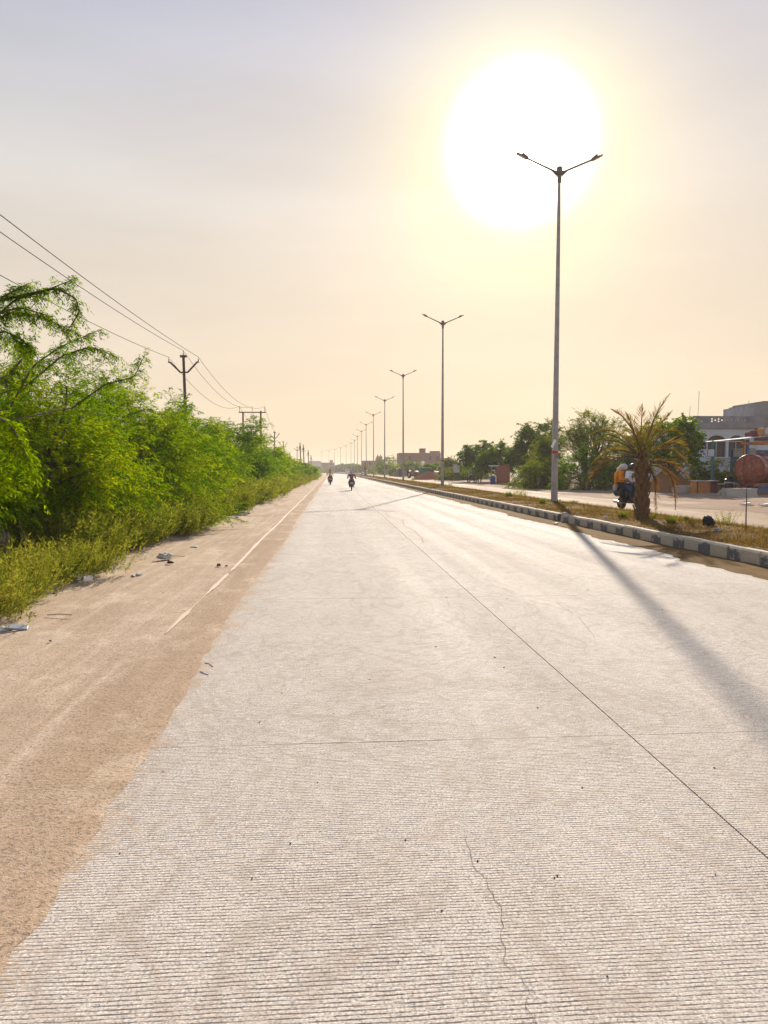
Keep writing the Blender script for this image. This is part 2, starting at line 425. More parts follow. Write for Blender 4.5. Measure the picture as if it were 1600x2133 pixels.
JX = 1.68
road = MB()
road.add([(-1.9, -8, -.014), (6.15, -8, -.014), (6.15, 41, -.014), (-1.9, 41, -.014)], [(0, 1, 2, 3)])
road = struct(road.build('road', M['joint']))
def slabmesh(w, l):
    mb = MB(); mb.box((w / 2, l / 2, -.03), (w, l, .06)); return mb.mesh('slab', M['concrete'])
sm1, sm2 = slabmesh(JX - .004 + 1.85, 4.494), slabmesh(6.1 - JX - .004, 4.494)
for k in range(-2, 9):
    y0 = 3.9 + 4.5 * k + .003
    for me, x0 in ((sm1, -1.85), (sm2, JX + .004)):
        o = bpy.data.objects.new('slab', me); COL.objects.link(o); o.location = (x0, y0, 0); o.parent = road
YE = 3.9 + 4.5 * 9
ys = ysteps(YE, 520, 6, 1.03)
struct(strip('far_road', ys, lambda y: [(-1.85, 0), (JX - .005, 0), (JX + .0, -.012), (JX + .005, 0), (6.1, 0)], M['concrete'], False))
# cracks: thin dark fissures lying in the slab surface
def crack(pix, w, seed):
    r = random.Random(seed); P0 = [at(*p) for p in pix]; pts = []
    for a, b in zip(P0[:-1], P0[1:]):
        n = max(3, int((b - a).length / .035)); side = Vector((b.y - a.y, a.x - b.x, 0)).normalized()
        pts += [a.lerp(b, i / n) + side * r.uniform(-.008, .008) for i in range(n)]
    pts.append(P0[-1]); mb = MB()
    for i, p in enumerate(pts):
        q = w * r.uniform(.35, 1.0); mb.v += [(p.x - q, p.y - q * .4, .0022), (p.x + q, p.y + q * .4, .0022)]
    mb.f = [(2 * i, 2 * i + 1, 2 * i + 3, 2 * i + 2) for i in range(len(pts) - 1)]; mb.m = [0] * len(mb.f)
    return mb.build('crack', M['joint'], road)
crack([(970, 1740), (985, 1800), (1020, 1850), (1045, 1900), (1048, 1960), (1048, 2000), (1085, 2040), (1100, 2070), (1092, 2100), (1122, 2140)], .0012, 1)
crack([(803, 1068), (812, 1078), (838, 1082), (842, 1095), (862, 1105), (878, 1120), (882, 1131)], .010, 2)
crack([(1160, 1255), (1210, 1290), (1240, 1330)], .002, 3)

# sandy shoulder on the left, washed over the road edge with a ragged tongue
def edgeL(y): return -1.03 + rag(y, 1, .03, 4.0) + rag(y, 2, .035, .14) + .03 * math.sin(y * .5)
def shoulder(y):
    e = edgeL(y); out = []
    for x in (-40, -14, -9, -6, -5, -4.2, -3.6, -3.1, -2.7, -2.35, -2.05, -1.8, -1.62, -1.48, -1.36, -1.24):
        z = .012 + .035 * (vnoise(y / .9 + x * 3.1, 11) - .3) * min(1, max(0, (-1.5 - x) / 1.0)) + .006 * vnoise(y * 3 + x * 9, 4)
        if x < -3: z += .03 * min(4, (-3 - x))
        if -2.2 < x < -1.9: z -= .008
        out.append((x, max(.006, z) if x > -3 else z))
    out += [(e - .09, .010), (e - .03, .007), (e, .0015)]
    return out
ysL = ysteps(-6, 14, .07, 1.0)[:-1] + ysteps(14, 520, .25, 1.02)
struct(strip('dirt_shoulder', ysL, shoulder, M['dirt']))
# painted edge line, half buried in the sand
def linecols(y):
    w = (.027 + rag(y, 21, .008, .3) + rag(y, 23, .006, .07)) * max(0.0, min(1.0, (y - 5.4) / 3.0 + (vnoise(y * 1.9, 77) - .5) * 1.1)); c = -1.50 + .012 * math.sin(y * .7) - (max(0, 6.5 - y) * .02)
    return [(c - w, .0215), (c + w, .0215)]
yl = ysteps(3.2, 120, .05, 1.04)
struct(strip('edge_line', yl, linecols, M['line']))

# kerb: individual painted blocks near the camera, one run beyond
KX = 6.62; KH = .25
SECT = [(0, -.06), (0, .215), (.025, KH), (.13, KH + .002), (.13, -.06)]      # across: (dx, z)
def blockmesh(L, mat, nm):
    mb = MB(); mb.prism([(x, z) for x, z in SECT], .004, L - .004, 'Y'); return mb.mesh(nm, mat)
LB, LW = .42, .53
kw = [blockmesh(LW, M['kerb_w'], 'kerb_block'), blockmesh(LB, M['kerb_b'], 'kerb_block')]
kerb = MB(); y = 44.0; i = 0
y0k = 4.0
while y < 300:
    L = (LW, LB)[i % 2]
    if y > 130: L = 12.0
    a, b = off(y), off(y + L); n = len(SECT); o = len(kerb.v)
    kerb.v += [(KX + a + x, y, z) for x, z in SECT] + [(KX + b + x, y + L, z) for x, z in SECT]
    kerb.f += [(o + k, o + k + 1, o + n + k + 1, o + n + k) for k in range(n - 1)]; kerb.m += [i % 2 if y < 130 else 0] * (n - 1)
    y += L; i += 1
kerb = struct(kerb.build('kerb', [M['kerb_w'], M['kerb_b']]))
y = y0k; i = 0
GAP = at(1205, 1085, .05).y
while y < 44.0 - .2:
    L = (LW, LB)[i % 2]
    if not (GAP - .12 < y + L / 2 < GAP + .3):
        o = bpy.data.objects.new('kerb_block', kw[i % 2]); COL.objects.link(o); o.parent = kerb
        o.location = (KX + rnd.uniform(-.008, .008), y, rnd.uniform(-.008, .004)); o.rotation_euler = (rnd.uniform(-.006, .006), 0, rnd.uniform(-.008, .008))
    y += L; i += 1
mb = MB(); mb.prism([(x, z + .02) for x, z in SECT], -.09, .09, 'Y'); mb.box((.08, 0, .2), (.15, .17, .1), (.1, .05, .1))
ks = mb.build('kerb_stone', M['kerb_w'], None, bevel=.012); ks.location = (KX - .02, GAP - .02, .03); ks.rotation_euler = (.12, .05, .3)
tag(ks, 'displaced pale kerb stone standing up in the gap of the striped kerb', 'kerb stone')

def gutter(y):
    e = 5.98 + rag(y, 31, .22, 1.3)
    return [(e, .002), (e + .05, .010), (e + .2, .018 + .01 * vnoise(y * 3, 8)), (6.45, .020 + .012 * vnoise(y * 2, 9)), (6.66, .028 + .016 * vnoise(y * 2.3, 10))]
struct(strip('gutter_soil', ysteps(3, 300, .1, 1.015), gutter, M['median']))
MX0, MX1 = KX + .125, 10.35
def medz(x, y):
    u = (x - MX0) / (MX1 - MX0)
    return .225 + .06 * math.sin(PI * min(1, max(0, u)) ** .8) - .16 * max(0, u - .55) / .45 + .035 * (vnoise(y / .8 + x * 2.3, 40) - .5) + .012 * vnoise(y * 3.1 + x * 7, 41)
def median(y):
    xs = [MX0 + (MX1 - MX0) * k / 14 for k in range(15)]
    out = [(x, medz(x, y)) for x in xs]; e = MX1 + rag(y, 51, .25, 1.4)
    out[0] = (out[0][0], .238); return out[:-1] + [(e, .075), (e + .08, .045)]
struct(strip('median_ground', ysteps(3, 470, .2, 1.012), median, M['median']))
struct(strip('far_carriageway', ysteps(-4, 520, 3, 1.02), lambda y: [(10.0, .05), (13.2, .05), (16.8, .05)], M['concrete']))
def apron(y):
    e = 14.1 + rag(y, 61, 1.0, 3.0)
    return [(e, .053), (e + .15, .066)] + [(x, .07 + .05 * vnoise(y / 1.7 + x, 62) + (.012 * (x - 16))) for x in (15.7, 17.0, 18.5, 20, 22, 25, 29, 34, 42)]
struct(strip('roadside_dirt', ysteps(2, 480, .4, 1.012), apron, M['dirt2']))

# ------------------------------------------------------------------ street lamps
def make_lamp():
    t = thing('street_lamp', '', 'street lamp', group='double-armed street lamps along the median')
    mb = MB(); mb.tube([(0, 0, -.05), (0, 0, .3), (0, 0, 6), (0, 0, 12.65)], [.135, .132, .095, .058], 8); mb.build('pole', M['galv'], t, True)
    mb = MB(); mb.box((0, 0, -.06), (.62, .62, .12)); mb.build('footing', M['kerb_w'], t, bevel=.02)
    mb = MB(); mb.box((0, 0, .02), (.46, .46, .03)); mb.build('base_plate', M['darksteel'], t)
    for a, b in ((-1, -1), (-1, 1), (1, -1), (1, 1)):
        mb = MB(); mb.tube([(a * .18, b * .18, .0), (a * .18, b * .18, .13)], .017, 6); mb.tube([(a * .18, b * .18, .035), (a * .18, b * .18, .065)], .032, 6); mb.build('bolt', M['darksteel'], t)
    mb = MB(); mb.lathe([(.07, 12.4), (.085, 12.42), (.085, 12.7), (.11, 12.72), (.115, 12.95), (.10, 13.0), (.03, 13.01)], 10); mb.build('collar', M['lampgrey'], t, True)
    for s in (-1, 1):
        mb = MB(); mb.tube([(s * .08, 0, 12.78), (s * .35, 0, 12.90), (s * 1.28, 0, 13.30)], [.045, .04, .034], 8); mb.prism([(s * .09, 12.62), (s * .36, 12.88), (s * .09, 12.86)], -.012, .012, 'Y')
        mb.build('arm', M['lampgrey'], t, True)
        mb = MB()
        p = [(1.22, 13.265), (1.34, 13.285), (1.55, 13.385), (1.69, 13.47), (1.68, 13.50), (1.54, 13.445), (1.46, 13.43), (1.46, 13.51), (1.31, 13.40), (1.22, 13.315)]
        mb.prism([(s * u, w) for u, w in p], -.09, .09, 'Y'); h = mb.build('lamp_head', M['lampgrey'], t, bevel=.012)
        mb = MB(); mb.prism([(s * 1.38, 13.29), (s * 1.62, 13.415), (s * 1.615, 13.425), (s * 1.375, 13.298)], -.07, .07, 'Y'); mb.build('lens', M['glass'], h)
    mb = MB(); mb.tube([(0, 0, 1.93), (0, 0, 2.03)], .132, 8); mb.build('red_band', M['redtape'], t)
    return t
lamp0 = make_lamp()
LX, LY0, LD = 8.81, 28.0, 30.6
nums = {0: 'tallest and nearest double-armed street lamp, on the median in front of the sun'}
LAMPY = [28.0, 57.0, 88.5, 119.8, 151, 183, 214, 245, 276, 306, 338, 368, 399, 425, 455]
for k, yy in enumerate(LAMPY):
    o = lamp0 if k == 0 else copy_tree(lamp0)
    x = LX + off(yy) * .92
    o.location = (x, yy, medz(8.8, yy) if yy < 300 else .2)
    o.rotation_euler = (rnd.uniform(-.004, .004), rnd.uniform(-.006, .006), rnd.uniform(-.06, .06))
    o['label'] = nums.get(k, '%s double-armed street lamp along the median, counted from the nearest' % ORD[k])
# the nearest one carries a black label and a torn paper tag
mb = MB(); mb.box((.035, -.127, 1.82), (.15, .012, .13)); pl = mb.build('label_plate', M['blackplate'], lamp0)
mb = MB()
for a, b, w in ((-.045, 1.845, .02), (-.01, 1.84, .03), (.04, 1.84, .05), (-.03, 1.79, .07), (.055, 1.785, .04)):
    mb.box((.035 + a, -.135, b - .0), (w, .004, .018))
mb.build('lettering', M['white'], pl)
mb = MB(); mb.box((-.10, -.13, 2.32), (.11, .006, .34), (0, .42, .15)); mb.build('paper_tag', M['white'], lamp0)

# ------------------------------------------------------------------ power poles and lines on the left
def insulator(mb, x, y, z, h=.26):
    mb.lathe([(.012, z), (.02, z + .02), (.05, z + .05), (.02, z + .07), (.018, z + .10), (.055, z + .12), (.02, z + .14), (.018, z + .17), (.045, z + .19), (.018, z + .22), (.012, z + h)], 8, (x, y, 0))
def v_pole(loc, H, tilt, label, rz=0.0):
    t = thing('power_pole', label, 'power pole', loc, rz, 'power poles behind the roadside thicket'); t.rotation_euler = (0, tilt, rz)
    mb = MB(); mb.tube([(0, 0, -.3), (0, 0, H)], [.12, .085], 8); mb.build('pole', M['rail'], t, True)
    mb = MB(); mb.box((0, 0, H - .03), (.42, .12, .14)); mb.build('pole_cap', M['rail'], t)
    for s in (-1, 1):
        mb = MB(); mb.tube([(0, 0, H - 1.02), (s * .22, 0, H - 1.02), (s * .82, 0, H - .40), (s * .94, 0, H - .38)], .055, 6); a = mb.build('cross_arm', M['rail'], t)
        mb = MB(); insulator(mb, s * .9, 0, H - .36, .28); mb.build('insulator', M['porcelain'], a, True)
    mb = MB(); insulator(mb, 0, 0, H + .04, .28); mb.build('insulator', M['porcelain'], t, True)
    return t
def h_pole(loc, H, label):
    t = thing('power_pole', label, 'power pole', loc, 0, 'power poles behind the roadside thicket')
    for x in (-.55, 1.35):
        mb = MB(); mb.tube([(x, 0, -.3), (x, 0, H + (.12 if x > 0 else -.05))], [.12, .09], 8); mb.build('pole', M['rail'], t, True)
    mb = MB(); mb.box((.45, -.11, H - .05), (2.9, .09, .11)); mb.build('cross_arm', M['rail'], t)
    mb = MB(); mb.box((.6, -.11, H - 1.65), (3.0, .08, .09)); mb.build('lower_cross_arm', M['rail'], t)
    for x in (-.9, .45, 1.78):
        mb = MB(); mb.tube([(x, -.11, H), (x, -.11, H + .6)], .022, 6); insulator(mb, x, -.11, H + .32); mb.build('insulator', M['porcelain'], t, True)
    return t
Y1, Y2 = 46.0, 79.0
p1 = atY(391, 905, Y1); H1 = atY(383, 741, Y1).z
pole1 = v_pole((p1.x, Y1, 0), H1, R(-1.2), 'dark power pole with upswept arms and brown insulators above the thicket')
p2 = atY(517, 860, Y2); H2 = p2.z + .1
pole2 = h_pole((p2.x, Y2, 0), H2, 'twin-legged power pole with two flat cross arms beyond the thicket')
far = [(572, 897, 121, .0, 0), (594, 918, 168, -.055, 0), (619, 929, 203, .0, 0), (627, 922, 216, -.03, 1), (634, 926, 232, -.035, 1), (643, 937, 285, -.02, 1), (648, 948, 330, .0, 1)]
txt = ['first slim power pole past the twin-legged one', 'leaning power pole with one raised arm over the thicket', 'thin power pole with small upswept arms, third past the twin-legged one', 'tall bare steel mast leaning beside the road far off',
       'tall steel mast with a small box near its top', 'faint distant pole with a box, beyond the two tall masts', 'faintest and shortest distant pole at the road bend']
FP = []
for (px, py, Y, tl, kind), tx in zip(far, txt):
    q = atY(px, py, Y)
    if kind == 0: FP.append(v_pole((q.x, Y, 0), q.z - .25, tl, tx, rnd.uniform(-.5, .5)))
    else:
        t = thing('power_pole', tx, 'power pole', (q.x, Y, 0), 0, 'power poles behind the roadside thicket'); t.rotation_euler = (0, tl, 0)
        mb = MB(); mb.tube([(0, 0, -.3), (0, 0, q.z)], [.22, .15], 6); mb.build('pole', M['rail'], t)
        mb = MB(); mb.box((0, -.2, q.z - 1.4), (.6, .4, .7)); mb.build('switch_box', M['rail'], t)
        mb = MB(); mb.tube([(-.8, 0, q.z - 2.2), (.8, 0, q.z - 2.0)], .07, 5); mb.build('cross_arm', M['rail'], t)
        FP.append(t)
def wire(a, b, sag, label, r=.013):
    a, b = Vector(a), Vector(b); n = 26; mb = MB(); pts = []
    for k in range(n + 1):
        u = k / n; p = a.lerp(b, u); p.z -= sag * 4 * u * (1 - u); pts.append(p)
    mb.tube(pts, r, 5); tag(mb.build('power_line', M['wire'], None, True), label, 'power line', 'overhead power lines')
mt = Matrix.Rotation(R(-1.2), 4, 'Y')
def on1(x, z): v = Matrix.Translation((p1.x, Y1, 0)) @ mt @ Vector((x, 0, z)); return v
A = {'left': on1(-.9, H1 - .08), 'middle': on1(0, H1 + .32), 'right': on1(.9, H1 - .08)}
near = {'left': atY(0, 573, 22.6), 'middle': atY(0, 483, 21.0), 'right': atY(0, 447, 19.2)}
for k in A:      # the line runs on past the left edge of the picture to the next pole back
    a, b = A[k], near[k]; e = b + (b - a) * .55; e.z += .5
    n = 30; mb = MB(); pts = []
    # parabola through the pole top and the sighted point
    for q in range(n + 1):
        u = q / n; p = a.lerp(e, u); zl = a.z + (e.z - a.z) * u; ub = 1 / 1.55
        s = (a.z + (e.z - a.z) * ub - b.z) / (4 * ub * (1 - ub)); p.z = zl - (s) * 4 * u * (1 - u); pts.append(p)
    mb.tube(pts, .013, 5); tag(mb.build('power_line', M['wire'], None, True), {'left': 'lowest power line from the left edge to the left arm of the near pole', 'middle': 'middle power line from the left edge to the top of the near pole', 'right': 'uppermost power line from the left edge to the right arm of the near pole'}[k], 'power line', 'overhead power lines')
B = {'left': (-.9, H2 + .58), 'middle': (.45, H2 + .58), 'right': (1.78, H2 + .58)}
for k in A:
    wire(A[k], (p2.x + B[k][0], Y2 - .11, B[k][1]), 1.25, '%s power line between the near pole and the twin-legged pole' % {'left': 'lowest', 'middle': 'middle', 'right': 'uppermost'}[k])
f0 = FP[0]
for k, x in (('left', -.9), ('right', .9)):
    q = atY(572, 897, 121)
    wire((p2.x + B[k][0], Y2 - .11, B[k][1]), (q.x + x, 121, q.z - .3), 1.2, '%s distant power line from the twin-legged pole onward' % k, .016)

# ------------------------------------------------------------------ foliage
def blades_mesh(name, S, D, L, W, tint, mat, nr):
    n = len(S); ref = nr.normal(size=(n, 3)); side = np.cross(D, ref); side /= np.linalg.norm(side, axis=1, keepdims=True) + 1e-9
    L = L[:, None]; W = W[:, None]
    mid = S + D * L * .45
    V = np.stack([S, mid + side * W * .5, S + D * L, mid - side * W * .5], 1).reshape(-1, 3)
    me = bpy.data.meshes.new(name); me.vertices.add(4 * n); me.vertices.foreach_set('co', V.astype(np.float32).ravel())
    me.loops.add(4 * n); me.loops.foreach_set('vertex_index', np.arange(4 * n, dtype=np.int32))
    me.polygons.add(n); me.polygons.foreach_set('loop_start', np.arange(0, 4 * n, 4, dtype=np.int32))
    a = me.attributes.new('tint', 'FLOAT', 'POINT'); a.data.foreach_set('value', np.repeat(np.clip(tint, 0, 1), 4).astype(np.float32))
    me.update(); me.materials.append(mat)
    return me
def unit(a): return a / (np.linalg.norm(a, axis=1, keepdims=True) + 1e-9)
def link(name, me, parent):
    o = bpy.data.objects.new(name, me); COL.objects.link(o); o.parent = parent; return o
def twig_blades(S, D, Lt, droop, m, bl, bw, nr, tt, hang=.35, spread=.9, pair=2):
    """leaf blades along drooping twigs; returns arrays"""
    T = len(S); u = np.linspace(.08, 1, m)[None, :, None]
    down = np.array([0, 0, -1.0])
    P = S[:, None] + D[:, None] * (Lt[:, None, None] * u) + down * (droop[:, None, None] * Lt[:, None, None] * u ** 2)
    tan = D[:, None] + down * (2 * droop[:, None, None] * u); tan = tan / np.linalg.norm(tan, axis=2, keepdims=True)
    sd_ = np.cross(tan, down); sd_ /= np.linalg.norm(sd_, axis=2, keepdims=True) + 1e-6
    out = []
    for k in range(pair):
        s = 1 if k % 2 == 0 else -1
        d = tan * .55 + sd_ * s * spread + down * hang + nr.normal(scale=.38, size=P.shape)
        out.append((P + nr.normal(scale=.012, size=P.shape), d))
    PP = np.concatenate([o[0].reshape(-1, 3) for o in out]); DD = unit(np.concatenate([o[1].reshape(-1, 3) for o in out]))
    n = len(PP); L = bl * nr.uniform(.6, 1.25, n); W = bw * nr.uniform(.7, 1.3, n)
    ti = np.concatenate([np.repeat(tt, m)] * pair) + nr.normal(scale=.10, size=n)
    return PP, DD, L, W, ti
def curve_pts(a, b, lift, n=6, wob=0.0, r=None):
    a, b = Vector(a), Vector(b); c = a.lerp(b, .5) + Vector((0, 0, lift)); out = []
    for i in range(n + 1):
        u = i / n; p = a * (1 - u) ** 2 + c * 2 * u * (1 - u) + b * u * u
        if r and 0 < i < n: p += Vector((r.uniform(-wob, wob), r.uniform(-wob, wob), r.uniform(-wob, wob)))
        out.append(p)
    return out
def bush(name, label, cat, loc, rx, ry, h, seed, mat, ncl=60, ntw=14, m=12, bl=.13, bw=.02, tw=.75, droop=.45, skirt=.0, trunk=.07, stems=5, lead=10, tint=(.15, .85), group=None,
         zbase=.12, flat=.5, spread=.9, hang=.35, leadlen=1.3, zlow=-.05, bare=None, nlimb=None):
    nr = np.random.default_rng(seed); r = random.Random(seed)
    t = thing(name, label, cat, loc, 0, group)
    # clumps of twigs fill an uneven dome
    dv = unit(nr.normal(size=(ncl * 3, 3))); dv = dv[dv[:, 2] > zlow][:ncl]
    rad = nr.uniform(.45, .95, len(dv)) ** .7
    lump = 1 + .22 * np.sin(dv[:, 0] * 5 + seed) * np.cos(dv[:, 1] * 4 + seed * 2)
    C = dv * (rad * lump)[:, None] * np.array([rx, ry, h * (1 - zbase)]) + np.array([0, 0, h * zbase])
    C[:, 2] = np.maximum(C[:, 2], skirt + .15)
    # trunk and limbs
    mb = MB(); roots = []
    for k in range(stems):
        w = 2 * PI * (k + r.random() * .6) / stems; fx, fy = math.cos(w), math.sin(w)
        top = Vector((fx * rx * .38, fy * ry * .38, h * r.uniform(.36, .52))); base = Vector((fx * .12, fy * .12, -.15))
        pts = curve_pts(base, top, .1, 5, .06, r); mb.tube(pts, [trunk * (1 - .45 * i / 5) for i in range(6)], 7); roots.append(pts)
    for c in C[:(nlimb or min(ncl, 80))]:
        c = Vector(c); pts0 = min(roots, key=lambda q: (q[-1] - c).length); s = pts0[r.randint(2, 5)]
        pts = curve_pts(s, c, .25, 5, .05, r); mb.tube(pts, [trunk * .42 * (1 - .75 * i / 5) + .004 for i in range(6)], 5)
    # twigs
    ctr = np.array([0, 0, h * .25])
    outd = unit(C - ctr + 1e-6)
    idx = np.repeat(np.arange(len(C)), ntw); T = len(idx)
    D = unit(outd[idx] * .75 + nr.normal(scale=.55, size=(T, 3)) + np.array([0, 0, .18]))
    S = C[idx] + nr.normal(scale=.10, size=(T, 3)) * np.array([rx, ry, h * flat])
    S[:, 2] = np.maximum(S[:, 2], .05)
    Lt = tw * nr.uniform(.5, 1.2, T)
    hh = np.clip(C[idx, 2] / h, 0, 1)
    ct = nr.uniform(0, 1, len(C))
    tt = tint[0] + (tint[1] - tint[0]) * (.75 * ct[idx] + .25 * nr.uniform(0, 1, T))
    parts = [twig_blades(S, D, Lt, droop * nr.uniform(.5, 1.4, T), m, bl, bw, nr, tt, hang, spread)]
    # long arching leaders break the outline
    if lead:
        k = nr.choice(len(C), lead); up = C[k] ; Dl = unit(outd[k] + np.array([0, 0, .55]) + nr.normal(scale=.35, size=(lead, 3))); Ll = leadlen * nr.uniform(.6, 1.2, lead); dr = nr.uniform(.25, .6, lead)
        parts.append(twig_blades(up, Dl, Ll, dr, int(m * 2.4), bl, bw, nr, nr.uniform(*tint, lead), .25, .8, 4))
        for s, d, L, q in zip(up, Dl, Ll, dr):
            mb.tube([Vector(s) + Vector(d) * (L * u) + Vector((0, 0, -q * L * u * u)) for u in (0, .25, .5, .75, 1)], [.012, .010, .008, .005, .003], 4)
    A_ = [np.concatenate(z) for z in zip(*parts)]
    keep = A_[0][:, 2] > .03
    A_ = [z[keep] for z in A_]
    mb.build('trunk', M['bark'], t, True)
    link('crown', blades_mesh('crown', A_[0], A_[1], A_[2], A_[3], A_[4], mat, nr), t)
    return t

G1 = 'green thorn bushes along the left verge'
ML = M['leaf_mesq']
bush('thorn_tree', 'tall feathery thorn tree at the left edge with arching top branches', 'tree', (-6.3, 9.8, .1), 1.9, 2.0, 3.05, 1, ML, 150, 20, 20, .078, .014, .7, .5, lead=14, leadlen=1.0, trunk=.09, group=G1, tint=(.1, .8), skirt=.95)
bush('thorn_bush', 'wide feathery green thorn bush with dark gap beneath, nearest full bush on the left', 'bush', (-5.5, 13.4, .1), 2.0, 2.3, 3.45, 2, ML, 180, 21, 20, .082, .015, .8, .5, lead=22, leadlen=1.25, trunk=.085, group=G1, tint=(.2, 1.0), zlow=-.02, skirt=.75)
bush('thorn_bush', 'broad green thorn bush bulging low toward the sandy shoulder, second on the left', 'bush', (-5.3, 18.6, .1), 2.05, 2.6, 3.4, 3, ML, 160, 20, 18, .095, .018, .85, .5, lead=16, group=G1, tint=(.15, .95), zlow=-.15)
bush('thorn_bush', 'green thorn bush just below the dark power pole, third on the left', 'bush', (-5.6, 25.0, .1), 2.1, 3.0, 3.35, 4, ML, 120, 18, 16, .12, .023, .9, .5, lead=16, group=G1, tint=(.1, .85), zlow=-.2)
bush('thorn_bush', 'rounded green thorn bush right of the dark power pole', 'bush', (-6.0, 33.5, .1), 2.3, 3.4, 3.75, 5, ML, 110, 16, 11, .19, .034, .95, .45, lead=26, leadlen=1.0, group=G1, tint=(.2, .95), zlow=-.2)
bush('thorn_bush', 'large dark green thorn bush under the twin-legged power pole', 'bush', (-6.1, 44.5, .1), 2.5, 4.5, 4.15, 6, ML, 100, 16, 10, .24, .042, 1.0, .45, lead=16, group=G1, tint=(.05, .75), zlow=-.2)
bush('thorn_bush', 'olive green thorn bush behind the pale grassy mound', 'bush', (-6.1, 58, .1), 2.5, 6.0, 4.1, 7, ML, 75, 15, 9, .30, .052, 1.0, .45, lead=14, group=G1, tint=(.2, .9), zlow=-.2)
bush('thorn_bush', 'yellowish thorn bush below the first slim power pole', 'bush', (-6.0, 75, .1), 2.4, 8.0, 3.7, 8, ML, 75, 14, 8, .38, .066, 1.0, .4, lead=18, leadlen=1.8, group=G1, tint=(.3, 1.0), zlow=-.2)
bush('thorn_bush', 'low green thorn bush near the tall steel masts', 'bush', (-5.6, 97, .1), 2.1, 9.0, 3.4, 9, ML, 70, 13, 8, .45, .08, 1.0, .4, lead=14, leadlen=1.6, group=G1, tint=(.2, .9), zlow=-.2)
bush('thorn_bush', 'small dark green bush at the edge of the shoulder near the riders', 'bush', (-4.3, 116, .1), 1.5, 7.0, 2.1, 10, ML, 60, 12, 8, .42, .08, .8, .4, lead=6, group=G1, tint=(.1, .7), zlow=-.2)
bush('thorn_bush', 'pale last bush on the left where the road starts to bend', 'bush', (-4.6, 160, .1), 1.8, 12.0, 2.2, 11, ML, 60, 12, 7, .6, .11, .9, .4, lead=4, group=G1, tint=(.4, 1.0), zlow=-.2)
# second row behind
for i, (x, y, rx, h, tx) in enumerate([(-9.8, 17, 2.4, 3.4, 'green thorn bush in the back row, behind the nearest full bush'), (-9.6, 26, 2.6, 3.3, 'green thorn bush in the back row, left of the dark power pole foot'), (-10.2, 39, 2.8, 3.4, 'green thorn bush in the back row, at the dark power pole foot'), (-10, 58, 3.2, 3.6, 'green thorn bush in the back row, at the twin-legged pole foot')]):
    bush('thorn_bush', tx, 'bush', (x, y, .15), rx, rx * 1.5, h, 30 + i, ML, 60, 12, 9, .2, .04, .9, .45, lead=8, group=G1, tint=(.1, .8))

# big leafy branch that reaches in at the upper left, part of the first tree's neighbour
def branch_tree():
    nr = np.random.default_rng(77); r = random.Random(77)
    t = thing('thorn_tree', 'thorn tree outside the left edge whose long leafy branch arches into the sky', 'tree', (-6.0, 8.2, .1), 0, G1)
    mb = MB(); o = Vector((-6.0, 8.2, .1)); trunk = curve_pts((0, 0, -.1), (.35, .3, 2.6), .1, 6, .05, r); mb.tube(trunk, [.09, .085, .08, .07, .065, .06, .05], 8)
    specs = [([(-40, 690), (30, 625), (95, 605), (150, 583)], 8.6), ([(-40, 690), (20, 650), (80, 655), (150, 690)], 8.5), ([(60, 612), (120, 600), (158, 622), (166, 650), (140, 690)], 8.6), ([(-40, 700), (10, 690), (40, 705), (70, 725)], 8.3),
             ([(-30, 640), (20, 610), (60, 590)], 8.5), ([(-30, 660), (40, 640), (110, 660)], 8.4), ([(20, 850), (70, 760), (130, 720), (205, 688)], 9.6), ([(60, 800), (130, 740), (190, 722), (240, 742)], 9.8), ([(20, 780), (60, 730), (20, 712)], 9.2), ([(150, 850), (220, 800), (280, 785), (302, 738)], 11.0), ([(-60, 862), (10, 875), (42, 915), (66, 985)], 6.2), ([(-60, 930), (-20, 955), (8, 1000)], 6.0)]
    SS = []; DDs = []; TN = []
    for q, (px, Y) in enumerate(specs):
        P = [atY(a, b, Y) - o for a, b in px]
        mb.tube(curve_pts(trunk[-1 if q < 6 else 3], P[0], .15 if q < 10 else .5, 4), [.035, .032, .028, .022, .016] if q < 6 else [.008] * 5, 5)
        fine = []
        for a, b in zip(P[:-1], P[1:]): fine += [a.lerp(b, k / 12) for k in range(12)]
        fine.append(P[-1])
        for it in range(4): fine = [fine[0]] + [(fine[i - 1] + fine[i] * 2 + fine[i + 1]) / 4 for i in range(1, len(fine) - 1)] + [fine[-1]]
        mb.tube(fine, [.012 * (1 - .85 * i / len(fine)) + .003 for i in range(len(fine))], 5)
        dens = 2
        for i, p in enumerate(fine):
            tn = (fine[min(i + 1, len(fine) - 1)] - fine[max(0, i - 1)]).normalized()
            for _ in range(dens if q != 2 else 1):
                SS.append(p); TN.append(r.uniform(.1, .8) if q < 10 else r.uniform(.4, .8)); d = tn * .5 + Vector((r.gauss(0, .7), r.gauss(0, .7), r.gauss(-.15, .6))); DDs.append(d.normalized())
    S = np.array(SS); D = unit(np.array(DDs)); T = len(S)
    A_ = twig_blades(S, D, nr.uniform(.07, .20, T), nr.uniform(.3, .9, T), 9, .055, .011, nr, np.array(TN), .5, .9, 2)
    mb.build('trunk', M['bark'], t, True); link('crown', blades_mesh('crown', *A_, ML, nr), t)
branch_tree()

